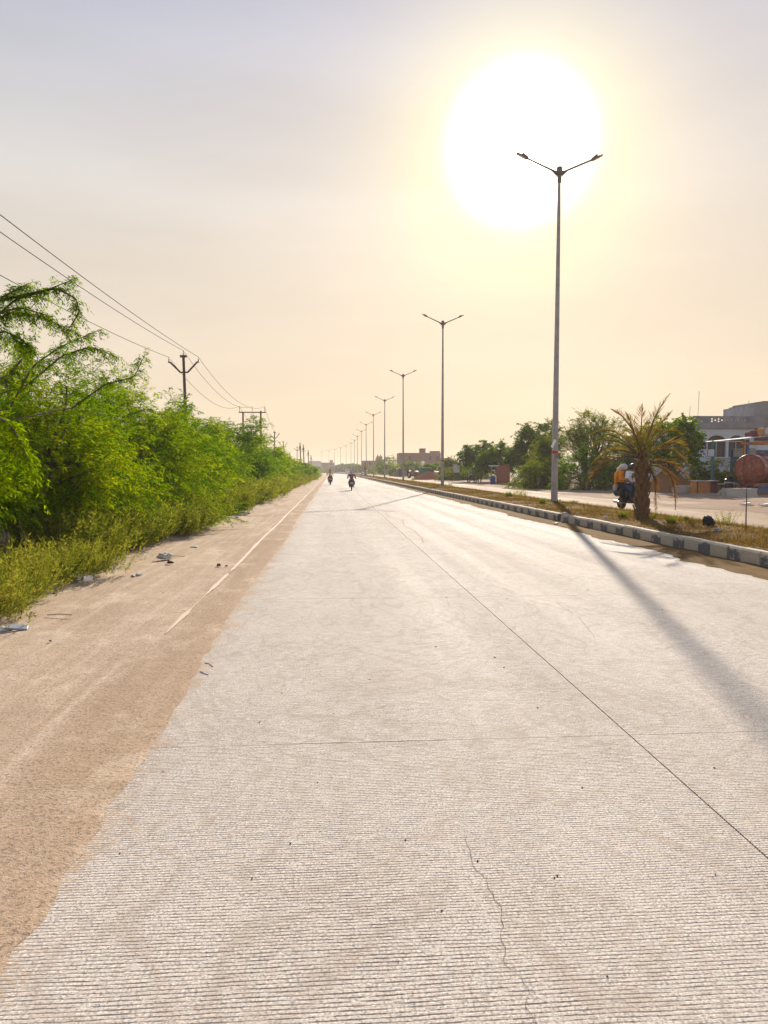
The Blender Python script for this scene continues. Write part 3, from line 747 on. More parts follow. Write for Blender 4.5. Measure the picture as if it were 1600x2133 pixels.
# weeds along the left verge
def weed_me(seed, h, w, nst, mat, bl=.06, bw=.012, m=14, tint=(.2, .9), droop=.2):
    nr = np.random.default_rng(seed)
    S = nr.normal(scale=.35, size=(nst, 3)) * np.array([w, w, 0]); D = unit(np.column_stack([S[:, :2] / (w + 1e-6) * .5 + nr.normal(scale=.25, size=(nst, 2)), np.ones(nst)]))
    Lt = h * nr.uniform(.45, 1.15, nst)
    A_ = twig_blades(S, D, Lt, droop * nr.uniform(.3, 1.6, nst), m, bl, bw, nr, nr.uniform(*tint, nst), -.15, .7, 2)
    st = (S, D, Lt * .97, np.full(nst, .007), nr.uniform(*tint, nst))
    A_ = [np.concatenate([a, b]) for a, b in zip(A_, st)]
    return blades_mesh('foliage', *A_, mat, nr)
near_w = [weed_me(100 + k, .55, .40, 150, M['weed'], .055, .010, 15, (.15, .95)) for k in range(4)]
mid_w = [weed_me(120 + k, .85, .55, 190, M['weed'], .08, .018, 14, (.05, .75)) for k in range(3)]
far_w = [weed_me(140 + k, .9, .9, 220, M['weed'], .14, .035, 11, (.1, .8)) for k in range(3)]
wl_ = [(-3.35, 6.0), (-3.7, 6.7), (-3.35, 7.3), (-3.9, 7.8), (-3.45, 8.3), (-4.0, 9.0), (-3.6, 9.6), (-3.35, 10.3), (-3.9, 10.8), (-4.3, 6.4), (-4.5, 7.4)]
for k, (x, y) in enumerate(wl_):
    t = thing('weed', '%s yellow-green weed clump along the left verge, counted from the near edge' % ORD[k], 'weed', (x, y, .03 + .03 * max(0, -3 - x)), rnd.uniform(0, 6), 'weeds on the left verge'); s = rnd.uniform(.8, 1.15); t.scale = (s, s, s)
    link('foliage', near_w[k % 4], t)
# continuous belt of undergrowth that no one could count
def belt(name, label, pts, meshes, seed):
    # real copies of the plant geometry gathered into one mass
    nr = np.random.default_rng(seed); VV = []; TT = []
    for (x, y, z, s) in pts:
        me = meshes[nr.integers(len(meshes))]; n = len(me.vertices); v = np.empty(n * 3, np.float32); me.vertices.foreach_get('co', v); v = v.reshape(-1, 3)
        a = nr.uniform(0, 6.28); c, q = math.cos(a), math.sin(a); v = v @ np.array([[c, q, 0], [-q, c, 0], [0, 0, 1]], np.float32) * s + np.array([x, y, z], np.float32)
        tt = np.empty(n, np.float32); me.attributes['tint'].data.foreach_get('value', tt); VV.append(v); TT.append(tt)
    V = np.concatenate(VV); T = np.concatenate(TT); n = len(V) // 4
    me = bpy.data.meshes.new(name); me.vertices.add(4 * n); me.vertices.foreach_set('co', V.ravel()); me.loops.add(4 * n); me.loops.foreach_set('vertex_index', np.arange(4 * n, dtype=np.int32))
    me.polygons.add(n); me.polygons.foreach_set('loop_start', np.arange(0, 4 * n, 4, dtype=np.int32)); a = me.attributes.new('tint', 'FLOAT', 'POINT'); a.data.foreach_set('value', T); me.update(); me.materials.append(meshes[0].materials[0])
    o = link(name, me, None); return tag(o, label, 'undergrowth', kind='stuff')
nr = np.random.default_rng(5)
pts = [(-3.55 - abs(nr.normal()) * .7 + .25 * math.sin(y * .8), y, .05, nr.uniform(.7, 1.2)) for y in np.arange(11.5, 34, .32)]
belt('undergrowth', 'olive undergrowth of weeds and grass at the foot of the thorn bushes', pts, mid_w, 6)
pts = [(-3.6 - abs(nr.normal()) * .6, y, .05, nr.uniform(.75, 1.25)) for y in np.arange(33, 175, .9)]
belt('undergrowth', 'distant strip of weeds edging the far left shoulder', pts, far_w, 7)
# pale grassy mound
gm = thing('grass_mound', 'pale yellow-green grassy mound beside the shoulder, behind it the riders', 'grass mound', (-4.1, 52, 0))
nrm_ = np.random.default_rng(9); n = 9000
th = nrm_.uniform(0, 2 * PI, n); rr = np.sqrt(nrm_.uniform(0, 1, n)); S = np.column_stack([rr * np.cos(th) * 1.0, rr * np.sin(th) * 7.5, np.zeros(n)]); S[:, 2] = 1.0 * (1 - rr ** 2) * nrm_.uniform(.3, 1, n)
D = unit(np.column_stack([np.cos(th) * rr * .8 + nrm_.normal(scale=.3, size=n), np.sin(th) * rr * .5 + nrm_.normal(scale=.3, size=n), np.ones(n)]))
link('foliage', blades_mesh('foliage', S, D, nrm_.uniform(.25, .6, n), nrm_.uniform(.02, .05, n), nrm_.uniform(.4, 1, n), M['weed'], nrm_), gm)

# dry grass on the median
def grass_field(name, label, n, y0, y1, xf, seed, hmin, hmax, w, mat, tint=(.0, .85), pw=1.6):
    nr = np.random.default_rng(seed); y = y0 + (y1 - y0) * nr.uniform(0, 1, n) ** pw; x = nr.uniform(0, 1, n)
    cl = np.sin(y * 2.1 + np.sin(x * 9) * 2) + np.sin(y * .63 + x * 5) * 1.2; keep = nr.uniform(-2.4, 2.0, n) < cl; x, y = x[keep], y[keep]
    X = np.array([xf(a, b) for a, b in zip(x, y)]); Z = np.array([medz(a, b) - .01 for a, b in zip(X, y)]); n = len(X)
    D = unit(np.column_stack([nr.normal(scale=.9, size=n), nr.normal(scale=.9, size=n), np.abs(nr.normal(scale=.6, size=n)) + .25]))
    t = nr.uniform(*tint, n); t[nr.uniform(0, 1, n) < .06] = 1.0
    o = link(name, blades_mesh(name, np.column_stack([X, y, Z]), D, nr.uniform(hmin, hmax, n), np.full(n, w) * nr.uniform(.6, 1.4, n), t, mat, nr), None)
    return tag(o, label, 'grass', kind='stuff')
grass_field('dry_grass', 'short dry tan grass covering the median strip', 160000, 3.4, 60, lambda a, y: 6.78 + a * 3.6, 3, .05, .19, .009, M['grass'])
grass_field('dry_grass', 'distant dry grass on the far stretch of the median', 22000, 58, 300, lambda a, y: 6.85 + a * 3.4 + off(y), 4, .12, .3, .03, M['grass'])
# small green weeds on the median
mw = [weed_me(160 + k, .30, .22, 60, M['weed'], .06, .016, 9, (.1, .6)) for k in range(2)]; tall_w = weed_me(170, .55, .22, 22, M['weed'], .06, .012, 14, (.3, 1.0), .1)
for k, (px, py, me, s, tx) in enumerate([(1297, 1085, mw[0], .65, 'small green weed left of the palm trunk on the median'), (1362, 1085, mw[1], .5, 'green weed at the right foot of the palm trunk'), (1398, 1095, mw[0], .65, 'leafy green weed right of the palm on the median'),
        (1430, 1092, mw[1], .5, 'low green weed between the palm and the black clod'), (1081, 1036, tall_w, 1.0, 'tall spindly weed left of the nearest street lamp'), (1093, 1036, tall_w, .8, 'shorter spindly weed next to the tall one left of the nearest lamp'), (1060, 1037, mw[1], .9, 'low green weed patch far left of the nearest street lamp'),
        (1512, 1098, tall_w, .75, 'thin weed by the far carriageway left of the planted stick'), (898, 1014, tall_w, .7, 'spindly weed left of the second street lamp'), (938, 1017, tall_w, .9, 'spindly weed right of the second street lamp'), (860, 1005, tall_w, .8, 'spindly weed right of the third street lamp'), (1195, 1050, mw[0], .7, 'weed at the right foot of the nearest street lamp'), (1130, 1052, mw[1], .7, 'weed at the left foot of the nearest street lamp')]):
    q = at(px, py, .2); t = thing('weed', tx, 'weed', (q.x, q.y, medz(q.x, q.y) - .02), rnd.uniform(0, 6), 'weeds on the median'); t.scale = (s, s, s); link('foliage', me, t)

# ------------------------------------------------------------------ date palms on the median
def palm(loc, label, seed, H=1.42, nf=46, scale=1.0, dead=9, boots=True, paths=None):
    r = random.Random(seed); nr = np.random.default_rng(seed)
    t = thing('date_palm', label, 'palm tree', loc, 0, 'young date palms on the median'); t.scale = (scale,) * 3
    mb = MB(); mb.tube([(0, 0, -.15), (0, 0, .2), (.01, 0, H * .6), (0, .01, H), (0, 0, H + .18)], [.165, .15, .14, .15, .08], 12); mb.build('trunk', M['palmbark'], t, True)
    bm_ = MB(); bm_.prism([(-.055, 0), (.055, 0), (.04, .10), (.0, .17), (-.04, .10)], -.012, .02, 'Y'); bme = bm_.mesh('leaf_base', M['palmbark'])
    if boots:
        k = 0; z = .0
        while z < H:
            w = k * 2.3999; rr = .145 + (.02 if z > H * .75 else 0)
            o = bpy.data.objects.new('leaf_base', bme); COL.objects.link(o); o.parent = t
            o.location = (math.cos(w) * rr, math.sin(w) * rr, z); o.rotation_euler = (r.uniform(.12, .38), 0, w - PI / 2); s = r.uniform(.85, 1.3); o.scale = (s, s, s)
            o.rotation_euler = (-r.uniform(.08, .35), 0, w - PI / 2)
            z += H / 62; k += 1
    for k in range(len(paths) if paths else nf):
        dd = k >= nf - dead if not paths else paths[k][3]
        w = k * 2.3999 + r.uniform(-.25, .25); u = k / (nf - dead)
        el = R(84 - 66 * min(1, u) ** 1.1 + r.uniform(-6, 6)) if not dd else R(r.uniform(-12, 22)); L = r.uniform(1.5, 2.25) if not dd else r.uniform(1.2, 1.7)
        dr = r.uniform(.40, .85) * (.35 + .75 * min(1, u)) if not dd else r.uniform(.75, 1.5)
        d = Vector((math.cos(w) * math.cos(el), math.sin(w) * math.cos(el), math.sin(el))); s = Vector((math.cos(w) * .07, math.sin(w) * .07, H + r.uniform(-.04, .18) - (.12 if dd else 0)))
        P = []; n = 14
        for i in range(n + 1):
            q = i / n; p = s + d * (L * q) + Vector((0, 0, -dr * L * q * q * .8)); p.z = max(p.z, .03 if dd else .1); P.append(p)
        if paths:
            u = .5; c_, e_ = paths[k][0], paths[k][1]; P = [s * (1 - i / n) ** 2 + c_ * (2 * i / n * (1 - i / n)) + e_ * (i / n) ** 2 for i in range(n + 1)]
        mb = MB(); mb.tube(P, [.020 * (1 - .8 * i / n) + .003 for i in range(n + 1)], 5); fr = mb.build('frond', M['palmbark'], t, True)
        m = 40; S = []; D = []; LL = []; tt = []
        base_t = (r.uniform(.35, 1.0) if not dd else r.uniform(.0, .2)) - (.25 if u > .7 and not dd else 0)
        if paths: base_t = paths[k][2]
        for i in range(m):
            q = .12 + .87 * i / (m - 1); f = q * n; a = int(min(n - 1, math.floor(f))); p = P[a].lerp(P[a + 1], f - a); tn = (P[a + 1] - P[a]).normalized()
            sd_ = tn.cross(Vector((0, 0, 1))); sd_ = sd_.normalized() if sd_.length > 1e-3 else Vector((1, 0, 0)); upv = sd_.cross(tn)
            for sg in (-1, 1):
                S.append(p); D.append(tn * (.75 + .5 * q) + sd_ * sg * r.uniform(.55, .95) + upv * r.uniform(.05, .55) - Vector((0, 0, r.uniform(0, .25) if not dd else r.uniform(.3, 1.0))))
                LL.append((.36 * math.sin(PI * min(1, q * .85 + .18)) + .05) * r.uniform(.8, 1.15)); tt.append(base_t + r.gauss(0, .1))
        me = blades_mesh('leaflets', np.array(S), unit(np.array(D)), np.array(LL), np.full(len(S), .017 / min(1, scale)), np.array(tt), M['frond'], nr)
        link('leaflets', me, fr)
    return t
q = at(1336, 1086, .2); PLOC = Vector((q.x, q.y, medz(q.x, q.y) - .03))
FR = [((1345, 880), (1396, 820), .25, .45, 0), ((1336, 880), (1338, 842), .0, .35, 0), ((1318, 872), (1273, 852), -.2, .3, 0), ((1290, 862), (1222, 912), .35, .7, 0), ((1280, 885), (1216, 945), -.35, .75, 0), ((1285, 905), (1226, 975), .5, .5, 0), ((1262, 935), (1222, 1012), -.45, .12, 0),
      ((1362, 890), (1400, 856), .35, .5, 0), ((1385, 870), (1425, 912), -.3, .65, 0), ((1400, 888), (1436, 945), .4, .5, 0), ((1400, 905), (1441, 985), -.25, .4, 0), ((1390, 940), (1440, 1005), .3, .2, 0), ((1372, 960), (1366, 1074), -.3, .02, 1), ((1412, 955), (1407, 1062), .2, .05, 1), ((1324, 890), (1303, 858), .5, .75, 0), ((1352, 895), (1373, 850), -.5, .8, 0), ((1300, 900), (1256, 906), -.6, .85, 0),
      ((1337, 880), (1352, 958), -1.4, .8, 0), ((1326, 880), (1302, 935), -1.2, .6, 0), ((1348, 872), (1378, 900), 1.4, .6, 0), ((1322, 872), (1296, 905), 1.4, .7, 0), ((1340, 868), (1338, 925), 1.5, .7, 0)]
paths = []
for cpx, tpx, dy, tn_, dd in FR:
    c_ = atY(*cpx, PLOC.y + dy * .55) - PLOC; e_ = atY(*tpx, PLOC.y + dy) - PLOC; paths.append((c_, e_, tn_, dd))
palm(PLOC, 'young date palm with drooping browned fronds in front of the scooter', 3, 1.42, paths=paths)
q = Vector((7.95, 172, 0)); palm((7.95, 172, medz(7.95, 172)), 'small distant date palm on the median in front of the white car', 5, 1.2, 26, 1.05, 4, False)

# ------------------------------------------------------------------ trees on the right
LN = M['leaf_neem']; LA = M['leaf_acac']; LBR = M['leaf_broad']
def place(px, Y): return atY(px, 980, Y).x
GR = 'trees on the right roadside'
bush('neem_tree', 'drooping dark green tree above the parked motorcycle', 'tree', (place(1000, 88), 88, 0), 2.3, 2.0, 4.9, 50, LN, 46, 15, 9, .30, .09, .8, .7, trunk=.09, stems=2, lead=6, zlow=-.35, zbase=.55, flat=.6, tint=(.1, .8), group=GR, leadlen=.9)
bush('neem_tree', 'low dark green tree between the motorcycle and the brick pillar', 'tree', (place(1035, 82), 82, 0), 2.0, 2.0, 4.4, 51, LN, 46, 15, 9, .30, .08, .8, .6, trunk=.09, stems=2, lead=5, zlow=-.3, zbase=.5, tint=(.15, .9), group=GR)
bush('neem_tree', 'big dark green tree behind the brick pillar', 'tree', (place(1112, 76), 76, 0), 2.6, 2.8, 6.7, 52, LN, 80, 16, 9, .30, .08, .9, .5, trunk=.13, stems=3, lead=14, zlow=-.5, zbase=.45, tint=(.0, .7), group=GR)
bush('acacia_tree', 'olive feathery tree just left of the nearest street lamp', 'tree', (place(1140, 62), 62, 0), 1.7, 2.2, 4.9, 53, LA, 70, 16, 10, .22, .035, 1.0, .55, trunk=.1, stems=4, lead=18, zlow=-.2, zbase=.25, tint=(.0, .7), group=GR)
bush('acacia_tree', 'thin-crowned acacia with sky showing through, right of the nearest lamp', 'tree', (place(1232, 58), 58, 0), 2.3, 2.3, 6.3, 54, LA, 75, 17, 10, .15, .036, .9, .3, trunk=.11, stems=4, lead=40, zlow=-.1, zbase=.5, tint=(.1, .9), group=GR, leadlen=1.1)
bush('acacia_tree', 'low spreading green bush right of the nearest street lamp base', 'bush', (place(1222, 51), 51, 0), 1.9, 1.9, 2.9, 55, ML, 70, 15, 10, .2, .034, .9, .6, trunk=.07, stems=5, lead=14, zlow=-.2, zbase=.15, tint=(.0, .7), group=GR)
bush('acacia_tree', 'low olive bush left of the nearest street lamp base', 'bush', (place(1118, 56), 56, 0), 1.7, 2.0, 2.3, 56, LA, 60, 14, 10, .2, .034, .8, .6, trunk=.06, stems=5, lead=8, zlow=-.2, zbase=.1, tint=(.1, .9), group=GR)
bush('acacia_tree', 'green bush behind the fronds to the left of the palm', 'bush', (place(1285, 60), 60, 0), 2.0, 2.2, 3.4, 57, LA, 60, 15, 10, .24, .04, .9, .5, trunk=.07, stems=5, lead=8, zlow=-.2, zbase=.15, tint=(.1, .8), group=GR)
bush('broadleaf_tree', 'bright broad-leaved tree in front of the grey house', 'tree', (place(1402, 45), 45, 0), 1.95, 1.8, 4.75, 58, LBR, 62, 13, 7, .17, .11, .55, .4, trunk=.09, stems=2, lead=16, zlow=-.45, zbase=.55, flat=.4, tint=(.1, 1.0), group=GR, leadlen=.8)
bush('shrub', 'light green shrub growing at the foot of the white house wall', 'shrub', (place(1502, 45.5), 45.5, .1), 1.4, .9, 1.75, 59, M['leaf_mesq'], 40, 14, 9, .14, .04, .6, .5, trunk=.03, stems=5, lead=8, zlow=-.2, zbase=.1, tint=(.4, 1.0), group=GR)
bush('shrub', 'light green shrub left of the green post before the house', 'shrub', (place(1455, 46), 46, .1), .9, .8, 1.6, 60, M['leaf_mesq'], 30, 14, 9, .14, .04, .6, .5, trunk=.03, stems=5, lead=6, zlow=-.2, zbase=.1, tint=(.4, 1.0), group=GR)
# middle distance and far trees, right
for k, (px, Y, rx, ry, h, mt_, tx) in enumerate([(812, 240, 4.5, 5, 3.8, ML, 'green tree left of the sand heaps, in front of the brick building'), (806, 270, 4.5, 4, 6.8, LA, 'tall round-topped olive tree left of the large brick building'), (858, 175, 4.0, 4, 3.1, ML, 'bright green tree before the left half of the brick building'), (902, 150, 3.0, 4, 2.7, ML, 'bright green tree before the right end of the brick building'), (938, 130, 1.6, 2, 3.2, LA, 'thin green bush left of the grey sign board'),
        (785, 300, 4.0, 6, 3.5, ML, 'green thicket right of the distant white car'), (950, 105, 2.6, 3.5, 1.7, LA, 'dry yellow-green brush below the grey sign board'), (832, 185, 2.5, 3, 2.1, M['weed'], 'pale yellow bush beside the grey dome-roofed hut'), (985, 110, 3.0, 3, 2.2, LA, 'yellow-green brush behind the parked motorcycle')]):
    bush('tree' if h > 3 else 'shrub', tx, 'tree' if h > 3 else 'shrub', (place(px, Y), Y, -.05), rx, ry, h, 70 + k, mt_, 60, 12, 7, .5 if Y > 120 else .3, .13 if Y > 120 else .07, 1.3 if h > 3 else .6, .4, trunk=.14, stems=4, lead=8, zlow=-.3, zbase=.3, tint=(.1, .9), group='trees in the middle distance')
for k, (px, Y, rx, h, tx) in enumerate([(742, 400, 4.5, 4.0, 'hazy tree behind the bend, just right of the rust-shirted rider'), (712, 480, 6, 5.4, 'hazy dark tree in the distance between the two riders'), (668, 590, 7, 4.4, 'hazy bush at the far bend left of the cream-shirted rider'), (648, 650, 11, 4.5, 'hazy tree behind the white shed at the far left of the bend'), (695, 540, 12, 4.5, 'hazy tree line behind the distant dark building'), (730, 480, 9, 5.5, 'farthest hazy tree right of the distant dark building')]):
    bush('tree', tx, 'tree', (place(px, Y), Y, -.05), rx, 6, h, 90 + k, LA, 50, 11, 6, 1.0, .3, 2.0, .4, trunk=.2, stems=3, lead=4, zlow=-.3, zbase=.3, tint=(.0, .6), group='hazy far trees')

# ------------------------------------------------------------------ materials for built things
M['housegrey'] = plain('grey_render', (.26, .255, .28), .9, 0, .15, 1.5, .3, .2, dirt=(.18, .17, .18))
M['housewhite'] = plain('bluish_whitewash', (.50, .55, .62), .85, 0, .08, 1.2, .2, .2, dirt=(.40, .43, .48))
M['darkwin'] = plain('dark_window', (.055, .04, .05), .25, 0, .2)
M['frame_w'] = plain('pale_frame', (.42, .42, .43), .7)
M['maroon'] = plain('maroon_wall', (.13, .035, .05), .8)
M['wood'] = plain('orange_timber', (.45, .20, .07), .75, 0, .3, 9)
M['blue'] = plain('blue_paint', (.04, .15, .38), .6, 0, .2, 5, .15, .4, dirt=(.03, .09, .2))
M['teal'] = plain('teal_paint', (.03, .13, .15), .55)
M['sheet'] = plain('pale_roof_sheet', (.58, .57, .53), .6, .1, .1)
M['tank'] = plain('rusty_red_tank', (.17, .03, .025), .5, 0, .25, 3, .2, .5, dirt=(.25, .10, .04))
M['tankend'] = plain('flaking_red_end', (.22, .05, .03), .6, 0, .3, 5, .3, .4, dirt=(.34, .20, .09))
M['rubber'] = plain('tyre_rubber', (.022, .022, .024), .85)
M['black'] = plain('black_plastic', (.018, .018, .020), .45)
M['blackgloss'] = plain('black_bodywork', (.015, .015, .018), .25, 0, .1, 3, .02, .6)
M['navy'] = plain('navy_bodywork', (.012, .016, .045), .3, 0, .1, 3, .02, .6)
M['chrome'] = plain('bright_metal', (.55, .55, .56), .3, .9, .05)
M['engine'] = plain('engine_alloy', (.16, .16, .16), .5, .6)
M['redlight'] = plain('red_lens', (.55, .01, .015), .2, 0, .05)
M['plate'] = plain('number_plate', (.62, .62, .58), .5)
M['skin'] = plain('brown_skin', (.16, .075, .045), .6, 0, .1)
M['hair'] = plain('black_hair', (.012, .010, .010), .5)
M['cream'] = plain('cream_cotton', (.55, .46, .28), .9, 0, .1, 12, .3)
M['rust'] = plain('rust_brown_cotton', (.19, .065, .05), .9, 0, .15, 12, .3)
M['paleblue'] = plain('pale_blue_cotton', (.32, .40, .55), .9, 0, .1, 12, .3)
M['trouser'] = plain('dark_trousers', (.025, .025, .03), .9, 0, .15, 12, .3)
M['jeans'] = plain('blue_denim', (.03, .05, .11), .9, 0, .2, 12, .3)
M['shirtw'] = plain('white_shirt', (.62, .66, .74), .9, 0, .06, 10, .3)
M['orange'] = plain('orange_cloth', (.72, .25, .015), .9, 0, .2, 14, .5)
M['scarf'] = plain('grey_white_scarf', (.45, .45, .44), .9, 0, .15, 12, .5)
M['purple'] = plain('violet_striped_shirt', (.16, .13, .28), .9, 0, .3, 18)
M['brick'] = brick_mat('red_brick', (.27, .085, .055), (.34, .12, .075), (.22, .16, .13))
M['brickfar'] = brick_mat('pale_brick', (.25, .13, .105), (.30, .16, .13), (.25, .2, .18), 2.0)
M['sandred'] = dirt_mat('red_sand', (.32, .13, .07), (.40, .18, .10), (.36, .16, .09))
M['sandbrown'] = dirt_mat('brown_sand', (.22, .12, .06), (.29, .16, .085), (.27, .15, .08))
M['gravel'] = dirt_mat('grey_gravel', (.17, .15, .15), (.24, .22, .22), (.2, .18, .18))
M['tractor'] = plain('tractor_red', (.26, .035, .03), .5, 0, .2, 4, .1, .4, dirt=(.2, .1, .06))
M['carwhite'] = plain('white_car_paint', (.72, .73, .74), .3, 0, .03, 2, .02, .6)
M['carglass'] = plain('car_glass', (.10, .15, .22), .12, 0, .1)
M['greengloss'] = plain('green_plastic', (.02, .32, .16), .45)
M['greentarp'] = plain('green_tarpaulin', (.015, .12, .09), .7, 0, .2, 3, .4)
M['bluebarrel'] = plain('blue_plastic', (.03, .07, .25), .5)
M['boardgrey'] = plain('grey_sheet_board', (.34, .37, .40), .5, .3)
M['post'] = plain('cast_concrete_post', (.46, .45, .43), .9, 0, .2, 8, .4, .2, dirt=(.33, .30, .26))
M['litterblack'] = plain('black_rag', (.02, .02, .025), .8, 0, .2, 15, .6)
M['stonedark'] = plain('dark_pebble', (.035, .028, .028), .85, 0, .3, 40, .5)
M['twigpale'] = plain('dry_stick', (.36, .26, .16), .9)

# ------------------------------------------------------------------ house, shack and yard on the right
HY = 51.0
def hx(px): return atY(px, 980, HY).x
def hz(py): return atY(1540, py, HY).z
ho = thing('house', 'grey and whitewashed house with arched windows and pierced parapet at the right edge', 'house', (hx(1410), HY, 0))
bx = hx(1410)
W = lambda px: hx(px) - bx
z1, z2, z3 = hz(905) - .05, hz(893), hz(867)
wins = [(W(1471), W(1509), hz(952), hz(919)), (W(1514.5), W(1547), hz(952), hz(919))]
arch_holes = []
mb = MB(); mb.wall(0, W(1680), -.1, z2, [(a, b, c, z1 + .05) for a, b, c, d in wins], 0, .25)
mb.box((W(1680) / 2, 5.2, z2 / 2), (W(1680), 9.9, z2 - .2)); mb.build('wall', M['housewhite'], ho)
for a, b, c, d in wins:
    mb = MB(); mb.box(((a + b) / 2, .06, (c + z1) / 2), (b - a, .03, z1 - c + .1)); wi = mb.build('window', M['darkwin'], ho)
    # spandrels turn the head of the opening into an arch
    mb = MB(); cx, hw, zz = (a + b) / 2, (b - a) / 2, z1 + .06
    n = 12; arc = [(cx + hw * math.cos(PI - PI * k / n), d - .03 + (z1 - d) * math.sin(PI * k / n)) for k in range(n + 1)]
    for k in range(n):
        (x0, y0), (x1, y1) = arc[k], arc[k + 1]; mb.prism([(x0, y0), (x1, y1), (x1, zz), (x0, zz)], -.125, .03, 'Y')
    mb.build('arch', M['housewhite'], wi)
    mb = MB(); mb.box((cx, -.03, d - .02), (b - a, .1, .07)); mb.box((cx, -.02, (c + d) / 2), (.05, .06, d - c)); mb.build('frame', M['frame_w'], wi)
    mb = MB(); mb.box((cx, -.16, c - .05), (b - a + .2, .14, .08)); mb.build('sill', M['housewhite'], wi)
mb = MB(); ax, az = W(1514), hz(965); mb.wall(ax - .42, ax + .42, az - .2, az + .2, [(ax - .36, ax + .36, az - .14, az + .14)], -.16, .1); mb.box((ax, -.14, az), (.74, .02, .30)); mb.build('vent_frame', M['frame_w'], ho)
mb = MB(); mb.box((W(1680) / 2, -.06, z2 + (hz(880) - z2) / 2), (W(1680) + .1, .45, hz(880) - z2)); mb.build('roof_band', M['housegrey'], ho)
holes = []; n = 11; xa, xb = W(1476), W(1552); st = (xb - xa) / n; zc = hz(875.5); ph = (z3 - hz(880))
for k in range(n):
    x = xa + st * k
    for dz in ((-.085, .085) if k % 2 == 0 else (0,)): holes.append((x + st * .15, x + st * .85, zc + dz - .05, zc + dz + .05))
mb = MB(); mb.wall(W(1440), W(1565), hz(880), z3, holes, -.06, .12); mb.build('parapet', M['housegrey'], ho)
mb = MB()
for k, (a, b, c) in enumerate([(1566, 1578, 843), (1578, 1586, 839), (1586, 1690, 835)]):
    mb.box(((W(a) + W(b)) / 2, 2.0 - k * .004, (hz(880) + hz(c)) / 2), (W(b) - W(a), 4.2 - k * .01, hz(c) - hz(880)))
mb.build('stair_tower', M['housegrey'], ho)
for px, py, r_ in ((1464, 813, .02), (1446, 845, .018), (1569, 832, .02)):
    mb = MB(); mb.tube([(W(px - 2), .8, hz(880)), (W(px), .8, hz(py))], r_, 5); mb.build('roof_rod', M['frame_w'], ho)
# maroon side wall piece behind the shack
mb = MB(); mb.box((W(1588), -.2, hz(905)), (W(1610) - W(1568), .1, .9)); mb.build('side_panel', M['maroon'], ho)

SY = 43.0
def sx(px): return atY(px, 980, SY).x
def sz(py): return atY(1560, py, SY).z
sh = thing('shack', 'open roadside shack with a pale sheet roof on blue and timber posts', 'shack', (sx(1486), SY, .05)); s0 = sx(1486)
SW = lambda px: sx(px) - s0
mb = MB()
npn = 9
for k in range(npn):     # slightly warped sheets
    x0, x1 = SW(1484 + k * 20), SW(1484 + (k + 1) * 20) + .05
    za, zb = sz(921 - k * 2.2) - .05, sz(921 - (k + 1) * 2.2) - .05
    y = rnd.uniform(-.06, .06)
    o_ = MB(); o_.prism([(x0, za), (x1, zb), (x1, zb + .03), (x0, za + .03)], -.55 + y, 3.2, 'Y'); sheet = o_.build('roof_sheet', M['sheet'], sh); sheet.location.z = .012 * (k % 2) + rnd.uniform(0, .02)
for px, m_, r_ in ((1556, M['blue'], .075), (1549, M['wood'], .05), (1610, M['wood'], .06)):
    mb = MB(); mb.box((SW(px), 0, sz(912) / 2 - .1), (r_ * 2, r_ * 2, sz(912) - .1)); mb.build('post', m_, sh)
mb = MB(); mb.tube([(SW(1540), .02, sz(926)), (SW(1690), .02, sz(922))], .11, 8); mb.build('beam', M['wood'], sh, True)
mb = MB(); mb.box((SW(1640), 2.9, 1.4), (SW(1690) - SW(1560), .06, 2.8)); mb.build('back_panel', M['blue'], sh)
mb = MB(); mb.box((SW(1600), 2.6, sz(942)), (1.5, .08, .55)); mb.build('signboard', M['boardgrey'], sh)
for k, (px, w, h, m_) in enumerate([(1572, .7, .28, M['maroon']), (1590, .8, .35, M['wood']), (1605, .9, .3, M['frame_w'])]):
    mb = MB(); mb.box((0, 0, h / 2), (w, .5, h), (0, 0, .3)); mb.ball((.1, 0, h), (w * .4, .22, .16), 8)
    o = mb.build('bundle', m_, None, True, .03); o.location = (sx(px), SY + .4, .05 + sz(921 - (px - 1484) / 20 * 2.2) + .02); tag(o, ['dark bundle lying on the shack roof', 'timber-brown bundle piled on the shack roof', 'pale sack at the right end of the shack roof'][k], 'bundle')
gp = thing('pipe_post', 'slim teal post with a meter box in front of the house', 'post', (place(1484, 42), 42, .1))
mb = MB(); mb.tube([(0, 0, -.1), (0, 0, atY(1484, 922, 42).z)], .075, 8); mb.build('post', M['teal'], gp, True)
mb = MB(); mb.box((-.13, -.05, atY(1484, 947, 42).z), (.32, .16, .42)); mb.build('meter_box', M['housewhite'], gp, bevel=.02)

# tanker trailer
TY = 38.5
tk = thing('water_tanker', 'rusty maroon cylindrical tanker trailer cut by the right edge', 'tanker', (place(1560, TY), TY, .08), R(36))
Rr, zc, TL = .78, 1.50, 3.6
mb = MB(); prof = [(0, -.18), (.3, -.16), (.55, -.10), (.70, -.03), (Rr, .05), (Rr, TL), (.7, TL + .08), (0, TL + .18)]
mb.lathe(prof[4:], 28, (0, 0, zc), 'X'); mb.build('tank', M['tank'], tk, True)
mb = MB(); mb.lathe(prof[:5], 28, (0, 0, zc), 'X'); te = mb.build('tank_end', M['tankend'], tk, True)
mb = MB()
for k in range(2): mb.box((-.15 , -.2 + .42 * k, zc), (.06, .05, 1.25))
mb.build('rib', M['tank'], te)
for x in (.03, .9, 1.8, 2.7, TL):
    mb = MB(); mb.torus((x, 0, zc), Rr + .012, .03, 'X', 28, 6); mb.build('hoop', M['tank'], tk, True)
